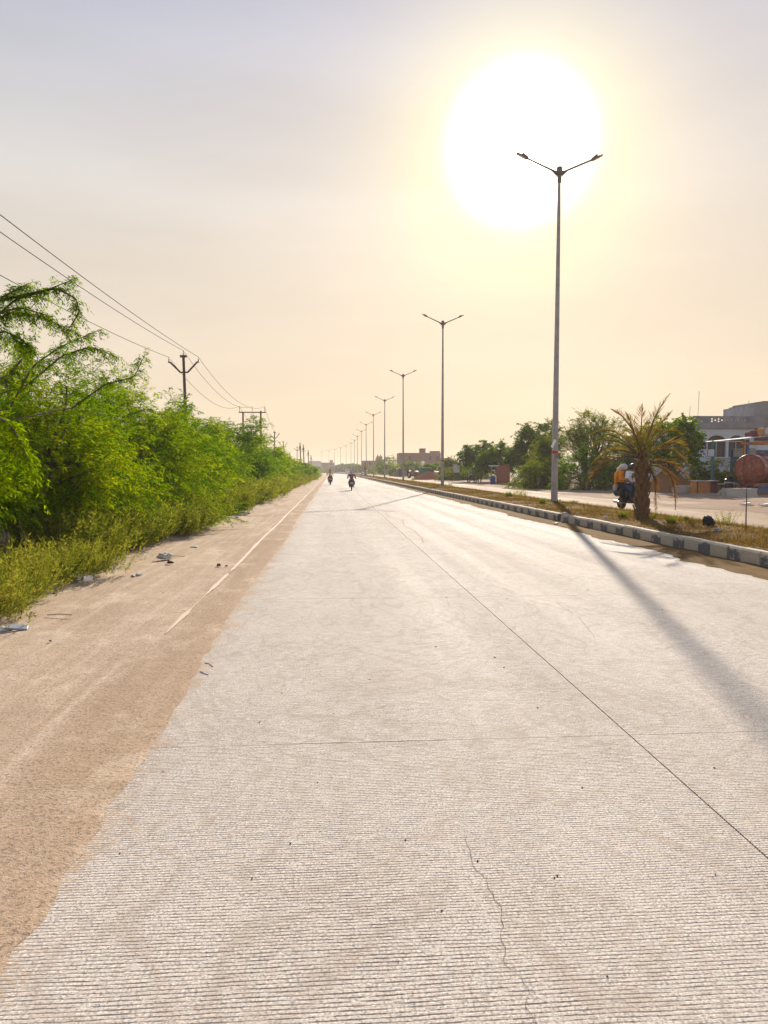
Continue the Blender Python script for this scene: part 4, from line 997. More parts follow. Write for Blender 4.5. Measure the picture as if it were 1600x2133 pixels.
mb = MB(); mb.box((1.9, -.4, .62), (4.4, .12, .18)); mb.box((1.9, .4, .62), (4.4, .12, .18)); mb.box((.1, 0, .62), (.14, .9, .18)); mb.box((1.6, 0, .62), (.14, .9, .18)); mb.build('chassis', M['tank'], tk)
for y in (-.75, .75):
    mb = MB(); mb.torus((2.4, y, .42), .32, .12, 'Y', 24, 10); w_ = mb.build('wheel', M['rubber'], tk, True)
    mb = MB(); mb.lathe([(.05, y - .07), (.22, y - .05), (.22, y + .05), (.05, y + .07)], 14, (2.4, 0, .42), 'Y'); mb.build('rim', M['tank'], w_, True)
mb = MB(); mb.lathe([(.22, 0), (.22, .12), (.26, .13), (.26, .17), (0, .18)], 16, (1.6, 0, zc + Rr - .03)); mb.build('filler_cap', M['tank'], tk, True)
mb = MB(); mb.tube([(-.1, 0, .6), (-.35, 0, .55), (-.4, 0, .35)], .06, 8); mb.build('outlet_pipe', M['darksteel'], tk, True)
# white dashes painted on the shell near its left end
mb = MB()
for k, (u, v, w, h) in enumerate([(.35, .12, .05, .16), (.42, .18, .10, .03), (.42, .05, .10, .03), (.62, .05, .09, .03), (.58, .1, .03, .1), (.8, .04, .03, .12), (.88, .07, .08, .03)]):
    a = R(6) + v / Rr; mb.box((u, -math.cos(a) * (Rr + .004), zc + math.sin(a) * (Rr + .004)), (w, .006, h))
mb.build('lettering', M['plate'], tk)

# stacks of concrete posts
def post_stack(px, Y, wpx, hpx, label, rz, seed):
    r = random.Random(seed); c = atY(px, 980, Y).x; L = wpx * Y / F; rows = 5; ph = hpx * Y / F / rows
    t = thing('post_stack', label, 'post stack', (c, Y, .085), rz, 'stacks of concrete posts'); mb = MB(); mb.box((0, 0, 0), (1, 1, 1)); me = mb.mesh('concrete_post', M['post'])
    for i in range(rows):
        for j in range(6 if i < rows - 1 else 4):
            o = bpy.data.objects.new('concrete_post', me); COL.objects.link(o); o.parent = t; o.scale = (L * r.uniform(.93, 1.02), .12, ph * .93)
            o.location = (r.uniform(-.06, .06), -.36 + j * .135 + r.uniform(-.012, .012), ph * (i + .5)); o.rotation_euler = (0, 0, r.uniform(-.015, .015))
    return t
post_stack(1438, 42.5, 69, 18, 'left stack of pale concrete posts beside the sand heap', R(4), 1)
post_stack(1538, 36.5, 68, 20, 'right stack of pale concrete posts in front of the tanker', R(-3), 2)
# counters, box and drums in the yard
def counter(px, Y, wpx, hpx, m_, label, lip=True, rz=0.0):
    w = wpx * Y / F; h = hpx * Y / F; t = thing('counter', label, 'counter', (place(px, Y), Y, .085), rz, 'market counters in the yard')
    mb = MB(); mb.box((-w * .16, 0, h / 2), (w * .68, .8, h)); mb.build('front_panel', m_, t)
    mb = MB(); mb.box((w * .34, 0, h / 2), (w * .32 - .006, .78, h)); mb.build('side_panel', M['maroon'], t)
    mb = MB(); mb.box((0, 0, h + .025), (w + .16, .95, .04)); mb.build('top_sheet', M['sheet'], t)
    for s in (-1, 1):
        mb = MB(); mb.box((s * w * .47, -.42, h / 2), (.05, .05, h)); mb.build('leg', M['darksteel'], t)
    return t
counter(1466, 41.5, 45, 28, M['wood'], 'orange timber counter with a pale sheet top beside the teal post')
counter(1506, 42.5, 24, 20, M['sandred'], 'terracotta box counter right of the teal post')
counter(1540, 41, 34, 22, M['wood'], 'low brown counter left of the tanker', True)
dr = thing('drum', 'dark drum with a pale band standing between the yard counters', 'drum', (place(1521, 41), 41, .09))
mb = MB(); mb.lathe([(.26, 0), (.28, .04), (.27, .3), (.29, .32), (.27, .34), (.27, .6), (.29, .62), (.27, .64), (.28, .9), (.25, .92), (.25, .89), (0, .88)], 16); mb.build('barrel', M['black'], dr, True)
mb = MB(); mb.lathe([(.285, .66), (.292, .68), (.285, .74)], 16); mb.build('band', M['frame_w'], dr, True)
mb = MB(); mb.ball((0, 0, 1.0), (.24, .2, .14), 10); mb.build('lid_bundle', M['black'], dr, True)

# heaps of sand and gravel
def heap(loc, rx, ry, h, m_, label, seed, name='sand_heap', cat='sand heap'):
    r = random.Random(seed); n, m = 28, 9; mb = MB(); ph = [r.uniform(0, 6) for _ in range(4)]
    for i in range(m + 1):
        u = i / m
        for k in range(n):
            w = 2 * PI * k / n; q = 1 + .12 * math.sin(2 * w + ph[0]) + .07 * math.sin(5 * w + ph[1]) + r.uniform(-.025, .025)
            mb.v.append((math.cos(w) * rx * q * (1 - u) , math.sin(w) * ry * q * (1 - u), h * (u ** .85) * (1 + .06 * math.sin(3 * w + ph[2]) * (1 - u)) - .08 + r.uniform(-.015, .015)))
    for i in range(m):
        for k in range(n): mb.f.append((i * n + k, i * n + (k + 1) % n, (i + 1) * n + (k + 1) % n, (i + 1) * n + k)); mb.m.append(0)
    o = mb.build(name, m_, None, True); o.location = loc; return tag(o, label, cat, 'heaps of building material')
heap((place(1395, 45), 45, .1), 1.75, 1.5, 1.85, M['sandbrown'], 'brown sand heap behind the palm trunk', 1)
heap((place(1268, 52), 52, .1), 1.6, 1.4, .62, M['gravel'], 'low grey gravel heap left of the palm', 2, 'gravel_heap', 'gravel heap')
heap((place(893, 112), 112, .05), 2.6, 2.2, 1.45, M['sandred'], 'brick-red sand heap in front of the tractor', 3)
heap((place(931, 108), 108, .05), 1.2, 1.2, .85, M['gravel'], 'small blue-grey gravel heap right of the red tractor', 4, 'gravel_heap', 'gravel heap')

# brick pillar, chair, barrel, boards
mb = MB(); bp = thing('brick_stack', 'square red brick stack at the far roadside under the dark trees', 'brick stack', (place(1048, 75), 75, .05))
mb.box((0, 0, .92), (1.2, 1.1, 1.85)); mb.box((0, 0, 1.88), (1.0, .9, .10)); mb.build('brickwork', M['brick'], bp)
mb = MB(); mb.box((.35, 0, 2.0), (.5, .8, .15)); mb.build('top_course', M['brick'], bp)
ch = thing('chair', 'bright green plastic chair in the shade of the dark trees', 'chair', (place(1079, 70), 70, .1), R(200))
mb = MB(); mb.box((0, 0, .44), (.46, .46, .04)); mb.build('seat', M['greengloss'], ch)
mb = MB()
for k in range(4): mb.box((-.16 + k * .107, .22, .68), (.06, .03, .46))
mb.box((0, .22, .92), (.46, .035, .08)); mb.build('backrest', M['greengloss'], ch)
for a in (-1, 1):
    for b in (-1, 1):
        mb = MB(); mb.box((a * .2, b * .2, .21), (.05, .05, .42)); mb.build('leg', M['greengloss'], ch)
    mb = MB(); mb.box((a * .25, 0, .66), (.04, .46, .04)); mb.box((a * .25, -.2, .54), (.04, .04, .22)); mb.build('armrest', M['greengloss'], ch)
ba = thing('barrel', 'blue plastic barrel left of the red brick stack', 'barrel', (place(1027, 75), 75, .05))
mb = MB(); mb.lathe([(.24, 0), (.29, .06), (.30, .3), (.285, .32), (.30, .34), (.30, .6), (.28, .8), (.2, .86), (.2, .88), (0, .88)], 16); mb.build('body', M['bluebarrel'], ba, True)
mb = MB(); mb.lathe([(.06, .88), (.06, .93), (0, .935)], 10, (.1, 0, 0)); mb.build('cap', M['black'], ba, True)
tp = thing('kiosk_shelter', 'small tin shelter on thin posts left of the brick stack', 'shelter', (place(1033, 79), 79, .05))
for a in (-.5, .5):
    mb = MB(); mb.tube([(a, 0, 0), (a, 0, 1.9)], .035, 6); mb.build('post', M['frame_w'], tp)
mb = MB(); mb.box((0, 0, 1.95), (1.5, 1.1, .05), (.12, 0, 0)); mb.build('roof_sheet', M['sheet'], tp)
def board(px, Y, wpx, z0, z1, m_, label, rz=0):
    w = wpx * Y / F; t = thing('sign_board', label, 'sign board', (place(px, Y), Y, .0), rz, 'blank boards by the far roadside')
    for a in (-.4, .4):
        mb = MB(); mb.tube([(a * w, .03, -.1), (a * w, .03, z1)], .04, 6); mb.build('post', M['darksteel'], t)
    mb = MB(); mb.box((0, 0, (z0 + z1) / 2), (w, .04, z1 - z0)); mb.build('panel', m_, t)
board(951, 100, 13, 1.2, 2.35, M['boardgrey'], 'blank grey board standing left of the dark trees')
board(821, 190, 11, .9, 2.1, M['white'], 'blank white board left of the grey dome-roofed hut')
hut = thing('hut', 'small grey dome-roofed hut by the far carriageway', 'hut', (place(836, 165), 165, 0)); hut.scale = (1.15, 1.15, 1.15)
mb = MB(); n = 12; mb.prism([(-1.1, 0), (1.1, 0)] + [(1.1 * math.cos(PI * k / n), .9 + 1.0 * math.sin(PI * k / n)) for k in range(n + 1)], 0, 2.2, 'Y'); mb.build('shell', M['gravel'], hut, True)
mb = MB(); mb.box((-.1, -.03, .75), (.8, .05, 1.5)); mb.build('doorway', M['darkwin'], hut)
gt = thing('tarp_shed', 'shed wrapped in green tarpaulin behind the sand heap', 'shed', (place(884, 128), 128, 0))
mb = MB(); mb.box((0, 0, .95), (1.8, 1.8, 1.9)); mb.build('tarpaulin', M['greentarp'], gt, bevel=.12)
mb = MB(); mb.box((.1, 0, 2.0), (2.2, 2.1, .12), (0, .06, 0)); mb.build('roof', M['boardgrey'], gt)
mb = MB(); mb.tube([(-.9, -.9, 2.0), (-.6, -.9, 2.9)], .05, 5); mb.build('pole', M['frame_w'], gt)

# ------------------------------------------------------------------ brick buildings far off
def brick_building(loc, w, d, h, label, floors, nwin, m_, seed, extras=True):
    r = random.Random(seed); t = thing('brick_building', label, 'building', loc); fh = h / floors; holes = []
    for f in range(floors):
        for k in range(nwin):
            if r.random() < .35: continue
            x = -w / 2 + w * (k + .5) / nwin; holes.append((x - w / nwin * .16, x + w / nwin * .16, f * fh + fh * .35, f * fh + fh * .72))
    mb = MB(); mb.wall(-w / 2, w / 2, -.1, h, holes, 0, .3); mb.box((0, d / 2 + .6, h / 2), (w - .01, d, h - .02)); mb.build('wall', m_, t)
    for a, b, c, e in holes:
        mb = MB(); mb.box(((a + b) / 2, .10, (c + e) / 2), (b - a, .04, e - c)); wi = mb.build('window', M['darkwin'], t)
        mb = MB(); mb.box(((a + b) / 2, -.2, e + .1), (b - a + .3, .3, .12)); mb.build('sunshade', M['housegrey'], wi)
    for f in range(1, floors + 1):
        mb = MB(); mb.box((0, -.04, f * fh - .1), (w + .1, .5, .22)); mb.build('floor_band', M['housegrey'], t)
    return t
bb = brick_building((place(875, 250), 250, 0), 14.5, 9, 7.6, 'large unplastered brick building behind the green trees', 2, 6, M['brickfar'], 3)
mb = MB(); mb.box((1.3, 4, 8.25), (1.9, 3, 1.9)); mb.box((1.3, 2.4, 9.15), (2.2, .3, .18)); mb.build('stair_head', M['brickfar'], bb)
mb = MB(); mb.box((5.6, 3, 7.9), (3.2, 4, .8)); mb.build('parapet', M['brickfar'], bb)
mb = MB(); mb.box((9.0, 4, 2.9), (3.6, 6, 5.9)); mb.build('annexe', M['brickfar'], bb)
for x, z in ((-3.7, 4.2), (-.8, 4.4)):
    mb = MB(); mb.lathe([(.55, 0), (.6, .1), (.6, 1.0), (.35, 1.25), (.2, 1.28), (.2, 1.38), (0, 1.4)], 14); o = mb.build('water_tank', M['white'], None, True); o.location = (bb.location.x + x, 236, z - 1.2)
    tag(o, 'white water tank on a low roof, %s one before the brick building' % ('left' if x < -2 else 'right'), 'water tank', 'white rooftop water tanks')
    mb = MB(); mb.box((0, 0, -(z - 1.2) / 2), (1.5, 1.5, z - 1.2)); mb.build('stand', M['housegrey'], o)
b2 = brick_building((place(776, 345), 345, 0), 9.5, 8, 6.2, 'low brick building with two roof stumps left of the large one', 2, 4, M['brickfar'], 5)
mb = MB(); mb.box((3.4, 2, 7.2), (2.8, 3, 2.2)); mb.build('stair_head', M['brickfar'], b2)
for x in (2.7, 4.0):
    mb = MB(); mb.box((x, 2, 8.7), (.5, .5, .9)); mb.build('roof_stump', M['brickfar'], b2)
b3 = brick_building((place(683, 580), 580, 0), 11, 8, 7.8, 'dark hazy building in the distance between the two riders', 2, 3, M['maroon'], 7)
mb = MB(); mb.box((2.8, 3, 8.8), (2.6, 3, 2.2)); mb.build('stair_head', M['brickfar'], b3)
b4 = brick_building((place(656, 640), 640, 0), 12, 8, 7.5, 'pale hazy shed with a grey roof at the far left bend', 1, 4, M['frame_w'], 9)
mb = MB(); mb.prism([(-6.6, 7.4), (6.6, 7.4), (4.8, 10), (-4.8, 10)], -1, 9, 'Y'); mb.build('roof', M['boardgrey'], b4)
b5 = brick_building((place(703, 500), 500, 0), 12, 8, 5.0, 'low hazy brown building right of the dark one', 1, 4, M['brickfar'], 11)
fw = thing('boundary_wall', 'long hazy grey wall across the far bend', 'wall', (place(676, 560), 560, 0))
for k in range(8):
    mb = MB(); mb.box((-14 + k * 4.2, 0, 1.2), (4.15, .25, 2.4)); mb.build('panel', M['housegrey'], fw)
rk = thing('brick_kiosk', 'small orange-red kiosk beside the left bushes far down the road', 'kiosk', (place(647, 190), 190, 0))
mb = MB(); mb.box((0, 0, 1.15), (1.3, 1.3, 2.3)); mb.build('wall', M['sandred'], rk)
mb = MB(); mb.box((0, 0, 2.36), (1.5, 1.5, .1)); mb.build('roof', M['sandred'], rk)

# ------------------------------------------------------------------ people (one skinned body each, clothes as children)
def skin_mesh(name, J, E, mat, parent, sub=2):
    names = list(J); idx = {k: i for i, k in enumerate(names)}
    me = bpy.data.meshes.new(name); me.from_pydata([J[k][0] for k in names], [(idx[a], idx[b]) for a, b in E], []); me.materials.append(mat)
    o = bpy.data.objects.new(name, me); COL.objects.link(o); o.parent = parent
    o.modifiers.new('skin', 'SKIN').use_smooth_shade = True
    sk = me.skin_vertices[0].data
    for k in names:
        r = J[k][1]; sk[idx[k]].radius = (r, r) if isinstance(r, (int, float)) else r; sk[idx[k]].use_root = False
    sk[0].use_root = True
    s = o.modifiers.new('sub', 'SUBSURF'); s.levels = sub; s.render_levels = sub
    return o
def lerp3(a, b, u): return tuple(a[i] + (b[i] - a[i]) * u for i in range(3))
def rider(label, loc, rz, top, bottom, P=None, group=None, scale=1.0, long_sleeve=True):
    """seated rider; P overrides joint positions. Faces +Y."""
    J0 = dict(pelvis=(0, -.28, .88), waist=(0, -.22, 1.03), chest=(0, -.10, 1.25), neck=(0, -.03, 1.42), head=(0, .02, 1.54), crown=(0, .02, 1.62), nose=(0, .115, 1.535))
    for s, n in ((-1, 'l'), (1, 'r')):
        J0.update({n + 'sh': (s * .19, -.06, 1.36), n + 'el': (s * .33, .12, 1.13), n + 'wr': (s * .35, .36, 1.03), n + 'palm': (s * .345, .43, 1.02), n + 'hip': (s * .10, -.24, .87), n + 'kn': (s * .23, .18, .72), n + 'an': (s * .17, -.05, .36), n + 'toe': (s * .18, .14, .29)})
    if P: J0.update(P)
    t = thing('person', label, 'person', loc, rz, group); t.scale = (scale,) * 3
    R0 = dict(pelvis=(.145, .11), waist=(.13, .095), chest=(.165, .11), neck=.052, head=.085, crown=.072, nose=.014)
    for n in 'lr': R0.update({n + 'sh': .066, n + 'el': .044, n + 'wr': .028, n + 'palm': (.036, .018), n + 'hip': .088, n + 'kn': .058, n + 'an': .038, n + 'toe': .035})
    J = {k: (J0[k], R0[k]) for k in J0}
    E = [('pelvis', 'waist'), ('waist', 'chest'), ('chest', 'neck'), ('neck', 'head'), ('head', 'crown'), ('head', 'nose')]
    for n, s in (('l', -1), ('r', 1)):
        E += [('chest', n + 'sh'), (n + 'sh', n + 'el'), (n + 'el', n + 'wr'), (n + 'wr', n + 'palm'), ('pelvis', n + 'hip'), (n + 'hip', n + 'kn'), (n + 'kn', n + 'an'), (n + 'an', n + 'toe')]
        p = Vector(J0[n + 'palm']); w = Vector(J0[n + 'wr']); d = (p - w).normalized(); sd_ = d.cross(Vector((0, 0, 1))).normalized()
        for f, (u, L) in enumerate(((-.026, .045), (-.009, .052), (.009, .048), (.026, .038))):
            a = p + sd_ * u + d * L * .8; b = a + d * .012 + Vector((0, 0, -.034))
            J['%sf%da' % (n, f)] = (tuple(a), .0085); J['%sf%db' % (n, f)] = (tuple(b), .007); E += [(n + 'palm', '%sf%da' % (n, f)), ('%sf%da' % (n, f), '%sf%db' % (n, f))]
        a = p - d * .02 - sd_ * s * .03; b = a + d * .03 - sd_ * s * .012 + Vector((0, 0, -.02)); J[n + 'ta'] = (tuple(a), .010); J[n + 'tb'] = (tuple(b), .008); E += [(n + 'palm', n + 'ta'), (n + 'ta', n + 'tb')]
    skin_mesh('body', J, E, M['skin'], t, 1)
    g = .018
    JS = {k: (J0[k], tuple(x + g for x in R0[k]) if isinstance(R0[k], tuple) else R0[k] + g) for k in ('pelvis', 'waist', 'chest', 'lsh', 'rsh', 'lel', 'rel')}
    JS['collar'] = (lerp3(J0['chest'], J0['neck'], .8), .075)
    ES = [('pelvis', 'waist'), ('waist', 'chest'), ('chest', 'collar'), ('chest', 'lsh'), ('chest', 'rsh'), ('lsh', 'lel'), ('rsh', 'rel')]
    if long_sleeve:
        for n in 'lr': JS[n + 'cuff'] = (lerp3(J0[n + 'el'], J0[n + 'wr'], .9), .045); ES.append((n + 'el', n + 'cuff'))
    skin_mesh('shirt', JS, ES, top, t, 2)
    JT = {k: (J0[k], tuple(x + .012 for x in R0[k]) if isinstance(R0[k], tuple) else R0[k] + .022) for k in ('pelvis', 'lhip', 'rhip', 'lkn', 'rkn')}
    ET = [('pelvis', 'lhip'), ('pelvis', 'rhip'), ('lhip', 'lkn'), ('rhip', 'rkn')]
    for n in 'lr': JT[n + 'hem'] = (lerp3(J0[n + 'kn'], J0[n + 'an'], .88), .068); ET.append((n + 'kn', n + 'hem'))
    skin_mesh('trousers', JT, ET, bottom, t, 2)
    for n in 'lr':
        a, b = Vector(J0[n + 'an']), Vector(J0[n + 'toe']); mb = MB(); mb.tube([a + Vector((0, -.06, -.05)), a.lerp(b, .5) + Vector((0, 0, -.03)), b + Vector((0, .04, -.015))], [.045, .048, .036], 8, flat=.8); mb.build('shoe', M['black'], t, True)
    h = Vector(J0['head']); mb = MB(); mb.ball(h + Vector((0, -.022, .045)), (.088, .10, .088), 14); mb.build('hair', M['hair'], t, True)
    for s in (-1, 1):
        mb = MB(); mb.ball(h + Vector((s * .086, .0, -.005)), (.014, .024, .034), 8); mb.build('ear', M['skin'], t, True)
        mb = MB(); mb.ball(h + Vector((s * .032, .083, .012)), (.012, .008, .008), 6); mb.build('eye', M['hair'], t, True)
    return t

# ------------------------------------------------------------------ motorcycles
def make_motorcycle():
    t = thing('motorcycle', '', 'motorcycle', (0, 0, 0), 0, 'motorcycles')
    for y, nm in ((-.62, 0), (.66, 1)):
        mb = MB(); mb.torus((0, y, .30), .255, .05, 'X', 26, 8); w = mb.build('wheel', M['rubber'], t, True)
        mb = MB(); mb.torus((0, y, .30), .205, .018, 'X', 24, 6); mb.lathe([(.05, -.06), (.06, -.05), (.06, .05), (.05, .06)], 10, (0, y, .30), 'X')
        for k in range(6): mb.tube([(0, y + .05 * math.cos(k * PI / 3), .3 + .05 * math.sin(k * PI / 3)), (0, y + .2 * math.cos(k * PI / 3), .3 + .2 * math.sin(k * PI / 3))], .012, 5)
        mb.build('rim', M['engine'], w, True)
        mb = MB(); n = 9; a0, a1 = (R(20), R(150)) if nm else (R(35), R(175))
        for i in range(n):
            b0, b1 = a0 + (a1 - a0) * i / n, a0 + (a1 - a0) * (i + 1) / n
            mb.add([(sx_ * .065, y + rr * math.cos(b), .30 + rr * math.sin(b)) for b in (b0, b1) for rr in (.325, .332) for sx_ in (-1, 1)], [(0, 1, 3, 2), (4, 6, 7, 5), (0, 4, 5, 1), (2, 3, 7, 6), (0, 2, 6, 4), (1, 5, 7, 3)])
        mb.build('mudguard', M['blackgloss'], t, True)
    mb = MB(); mb.tube([(0, .48, .86), (0, .42, .60), (0, .2, .34), (0, -.2, .32), (0, -.28, .62), (0, -.6, .74)], .026, 8); mb.tube([(0, .48, .84), (0, -.2, .72)], .024, 8); mb.build('frame', M['darksteel'], t, True)
    for s in (-1, 1):
        mb = MB(); mb.tube([(s * .085, .66, .30), (s * .085, .47, .92)], .022, 8); mb.build('fork', M['chrome'], t, True)
        mb = MB(); mb.tube([(s * .09, -.62, .30), (s * .09, -.2, .36)], .022, 8); mb.tube([(s * .11, -.6, .34), (s * .11, -.45, .70)], .028, 8); mb.build('swingarm', M['darksteel'], t, True)
        mb = MB(); mb.tube([(s * .02, .46, 1.0), (s * .2, .44, 1.06), (s * .36, .36, 1.02)], [.013, .013, .018], 8); hb = mb.build('handlebar', M['darksteel'], t, True)
        mb = MB(); mb.tube([(s * .25, .42, 1.05), (s * .32, .44, 1.2)], .007, 5); mb.ball((s * .34, .43, 1.24), (.055, .012, .035), 10); mb.build('mirror', M['black'], hb, True)
        mb = MB(); mb.tube([(s * .08, -.70, .72), (s * .19, -.72, .73)], .01, 5); mb.ball((s * .21, -.72, .73), (.03, .025, .025), 8); mb.build('indicator', M['wood'], t, True)
        mb = MB(); mb.tube([(s * .1, -.02, .30), (s * .24, -.02, .30)], .018, 6); mb.build('footpeg', M['rubber'], t, True)
    mb = MB(); mb.box((0, .08, .40), (.24, .34, .22)); mb.lathe([(.10, -.0), (.11, .02), (.11, .2), (.08, .24)], 12, (0, .18, .44)); mb.build('engine', M['engine'], t, False, .03)
    mb = MB(); mb.tube([(.12, .28, .46), (.14, .30, .28), (.15, -.1, .26), (.17, -.4, .32), (.18, -.82, .42)], [.022, .022, .025, .045, .05], 10); mb.build('exhaust', M['chrome'], t, True)
    mb = MB(); mb.ball((0, .20, .80), (.135, .27, .12), 16); mb.build('fuel_tank', M['blackgloss'], t, True)
    mb = MB(); mb.tube([(0, .02, .80), (0, -.3, .81), (0, -.62, .85), (0, -.72, .86)], [.09, .125, .115, .08], 12, flat=.42); mb.build('seat', M['black'], t, True)
    mb = MB(); mb.box((0, -.5, .70), (.22, .42, .12), (.12, 0, 0)); mb.build('tail_cowl', M['blackgloss'], t, False, .03)
    mb = MB(); mb.ball((0, -.74, .76), (.075, .035, .05), 12); mb.build('tail_light', M['redlight'], t, True)
    mb = MB(); mb.box((0, -.80, .60), (.20, .012, .11), (.25, 0, 0)); mb.build('number_plate', M['plate'], t)
    mb = MB(); mb.tube([(-.1, -.55, .92), (-.1, -.76, .93), (.1, -.76, .93), (.1, -.55, .92)], .011, 6); mb.build('grab_rail', M['chrome'], t, True)
    mb = MB(); mb.lathe([(.02, -.06), (.08, -.03), (.095, .03), (.09, .05), (0, .06)], 14, (0, .56, .92), 'Y'); mb.build('headlight', M['glass'], t, True)
    return t
mc = make_motorcycle()
qa = at(733, 1022); mc.location = (qa.x, qa.y + .6, 0); mc['label'] = 'black motorcycle with glowing-red tail lamp ridden by the rust-shirted rider'
mc.rotation_euler = (0, 0, R(-2)); mc.scale = (.9, .9, .9)
pr = rider('rider in a rust-brown shirt and blue-grey headscarf, seen from behind', mc.location, R(-2), M['rust'], M['trouser'], None, 'riders on the near carriageway', .88)
mb = MB(); mb.ball((0, .0, 1.575), (.105, .12, .115), 16); mb.tube([(0, -.06, 1.52), (0, -.10, 1.42), (.02, -.15, 1.28)], [.08, .07, .05], 10); mb.build('headscarf', M['paleblue'], pr, True)
mb = MB(); mb.tube([(-.33, .10, 1.15), (-.345, .34, 1.04)], [.062, .05], 10); mb.tube([(-.23, -.05, 1.33), (-.335, .12, 1.13)], [.088, .066], 10); mb.build('sleeve', M['paleblue'], pr, True)
mc2 = copy_tree(mc); qb = at(688, 1010); mc2.location = (qb.x, qb.y + .6, 0); mc2['label'] = 'black motorcycle farther ahead near the left edge of the road'
pr2 = rider('rider in a cream shirt with black hair, on the farther motorcycle', mc2.location, R(3), M['cream'], M['trouser'], None, 'riders on the near carriageway', .98, False); mc2.rotation_euler = (0, 0, R(3)); mc2.scale = (.95, .95, .95)
mb = MB(); mb.ball((.02, .03, 1.64), (.06, .07, .02), 10); mb.build('cap', M['white'], pr2, True)
mc3 = copy_tree(mc); mc3.location = (place(984, 83), 83, .05); mc3.scale = (1, 1, 1); mc3.rotation_euler = (0, R(-6), R(25)); mc3['label'] = 'parked dark motorcycle under the drooping dark green tree'
rider('person in a violet striped shirt sitting on the parked motorcycle', mc3.location, R(25), M['purple'], M['trouser'], None, 'people at the far roadside')

# scooter with two people coming along the far carriageway
ws = at(1306, 1061, .05)
SCL = (ws.x - .07, ws.y - .60, .05); SRZ = PI + R(13)
sc = thing('scooter', 'dark navy scooter with two riders, partly hidden by the palm trunk', 'scooter', SCL, SRZ)
for y in (-.62, .62):
    mb = MB(); mb.torus((0, y, .24), .185, .058, 'X', 24, 8); w = mb.build('wheel', M['rubber'], sc, True)
    mb = MB(); mb.lathe([(.05, -.05), (.145, -.03), (.145, .03), (.05, .05)], 16, (0, y, .24), 'X'); mb.build('rim', M['engine'], w, True)
mb = MB()
mb.prism([(-.95, .56), (-.92, .74), (-.55, .80), (-.12, .76), (-.10, .40), (-.22, .30), (-.45, .40), (-.62, .50), (-.80, .48)], -.17, .17, 'X'); mb.build('rear_body', M['navy'], sc, True, .06)
mb = MB(); mb.prism([(-.22, .26), (.38, .26), (.40, .31), (-.2, .32)], -.19, .19, 'X'); mb.build('floorboard', M['black'], sc, False, .02)
mb = MB(); mb.prism([(.36, .28), (.44, .30), (.52, .70), (.46, .98), (.40, .98), (.44, .68)], -.22, .22, 'X'); mb.build('leg_shield', M['navy'], sc, True, .04)
mb = MB(); mb.prism([(.42, .44), (.60, .52), (.86, .40), (.84, .34), (.62, .46)], -.09, .09, 'X'); mb.build('front_mudguard', M['navy'], sc, True, .03)
mb = MB(); mb.ball((0, .46, 1.02), (.16, .12, .10), 14); mb.build('handlebar_cowl', M['navy'], sc, True)
mb = MB(); mb.ball((0, .56, 1.02), (.075, .03, .06), 12); mb.build('headlight', M['glass'], sc, True)
for s in (-1, 1):
    mb = MB(); mb.tube([(s * .12, .44, 1.02), (s * .34, .36, 1.02)], .017, 8); hb = mb.build('handlebar', M['black'], sc, True)
    mb = MB(); mb.tube([(s * .24, .40, 1.03), (s * .30, .42, 1.2)], .007, 5); mb.ball((s * .32, .42, 1.24), (.05, .012, .035), 10); mb.build('mirror', M['black'], hb, True)
mb = MB(); mb.tube([(0, -.02, .80), (0, -.3, .82), (0, -.62, .85), (0, -.84, .84)], [.11, .14, .13, .09], 12, flat=.42); mb.build('seat', M['black'], sc, True)
mb = MB(); mb.box((0, -.95, .66), (.22, .03, .07)); mb.build('tail_light', M['redlight'], sc, False, .012)
mb = MB(); mb.tube([(.15, -.1, .28), (.17, -.5, .28), (.17, -.82, .30)], [.03, .05, .05], 10); mb.build('exhaust', M['chrome'], sc, True)
mb = MB(); mb.tube([(-.13, -.6, .88), (-.15, -.95, .88), (.15, -.95, .88), (.13, -.6, .88)], .013, 6); mb.build('grab_rail', M['chrome'], sc, True)
feet = {}
for s, n in ((-1, 'l'), (1, 'r')): feet.update({n + 'kn': (s * .20, .22, .74), n + 'an': (s * .13, .16, .40), n + 'toe': (s * .13, .34, .345), n + 'hip': (s * .10, -.12, .88), n + 'sh': (s * .2, .0, 1.37)})
feet.update(pelvis=(0, -.16, .89), waist=(0, -.13, 1.04), chest=(0, -.06, 1.26), neck=(0, .0, 1.43), head=(0, .04, 1.55), crown=(0, .04, 1.63), nose=(0, .135, 1.545))
d1 = rider('scooter driver in a white shirt and blue jeans behind the palm trunk', SCL, SRZ, M['shirtw'], M['jeans'], feet, None, 1.0, False)
mb = MB(); mb.ball((0, .02, 1.585), (.125, .145, .13), 16); mb.build('helmet', M['black'], d1, True)
P2 = dict(pelvis=(0, -.56, .91), waist=(.0, -.54, 1.06), chest=(0, -.50, 1.28), neck=(0, -.46, 1.45), head=(.05, -.42, 1.56), crown=(.05, -.42, 1.64), nose=(.06, -.325, 1.555))
for s, n in ((-1, 'l'), (1, 'r')): P2.update({n + 'sh': (s * .18, -.48, 1.38), n + 'el': (s * .27, -.36, 1.14), n + 'wr': (s * .2, -.16, 1.06), n + 'palm': (s * .17, -.1, 1.06), n + 'hip': (s * .10, -.54, .90), n + 'kn': (s * .27, -.18, .76), n + 'an': (s * .22, -.36, .38), n + 'toe': (s * .23, -.2, .31)})
d2 = rider('passenger in an orange dress and grey-white headscarf on the scooter', SCL, SRZ, M['orange'], M['trouser'], P2, None)
mb = MB(); mb.ball((.05, -.44, 1.58), (.12, .135, .12), 16); mb.tube([(.08, -.52, 1.56), (.16, -.60, 1.46), (.2, -.62, 1.36)], [.1, .09, .05], 10); mb.build('headscarf', M['scarf'], d2, True)
mb = MB()
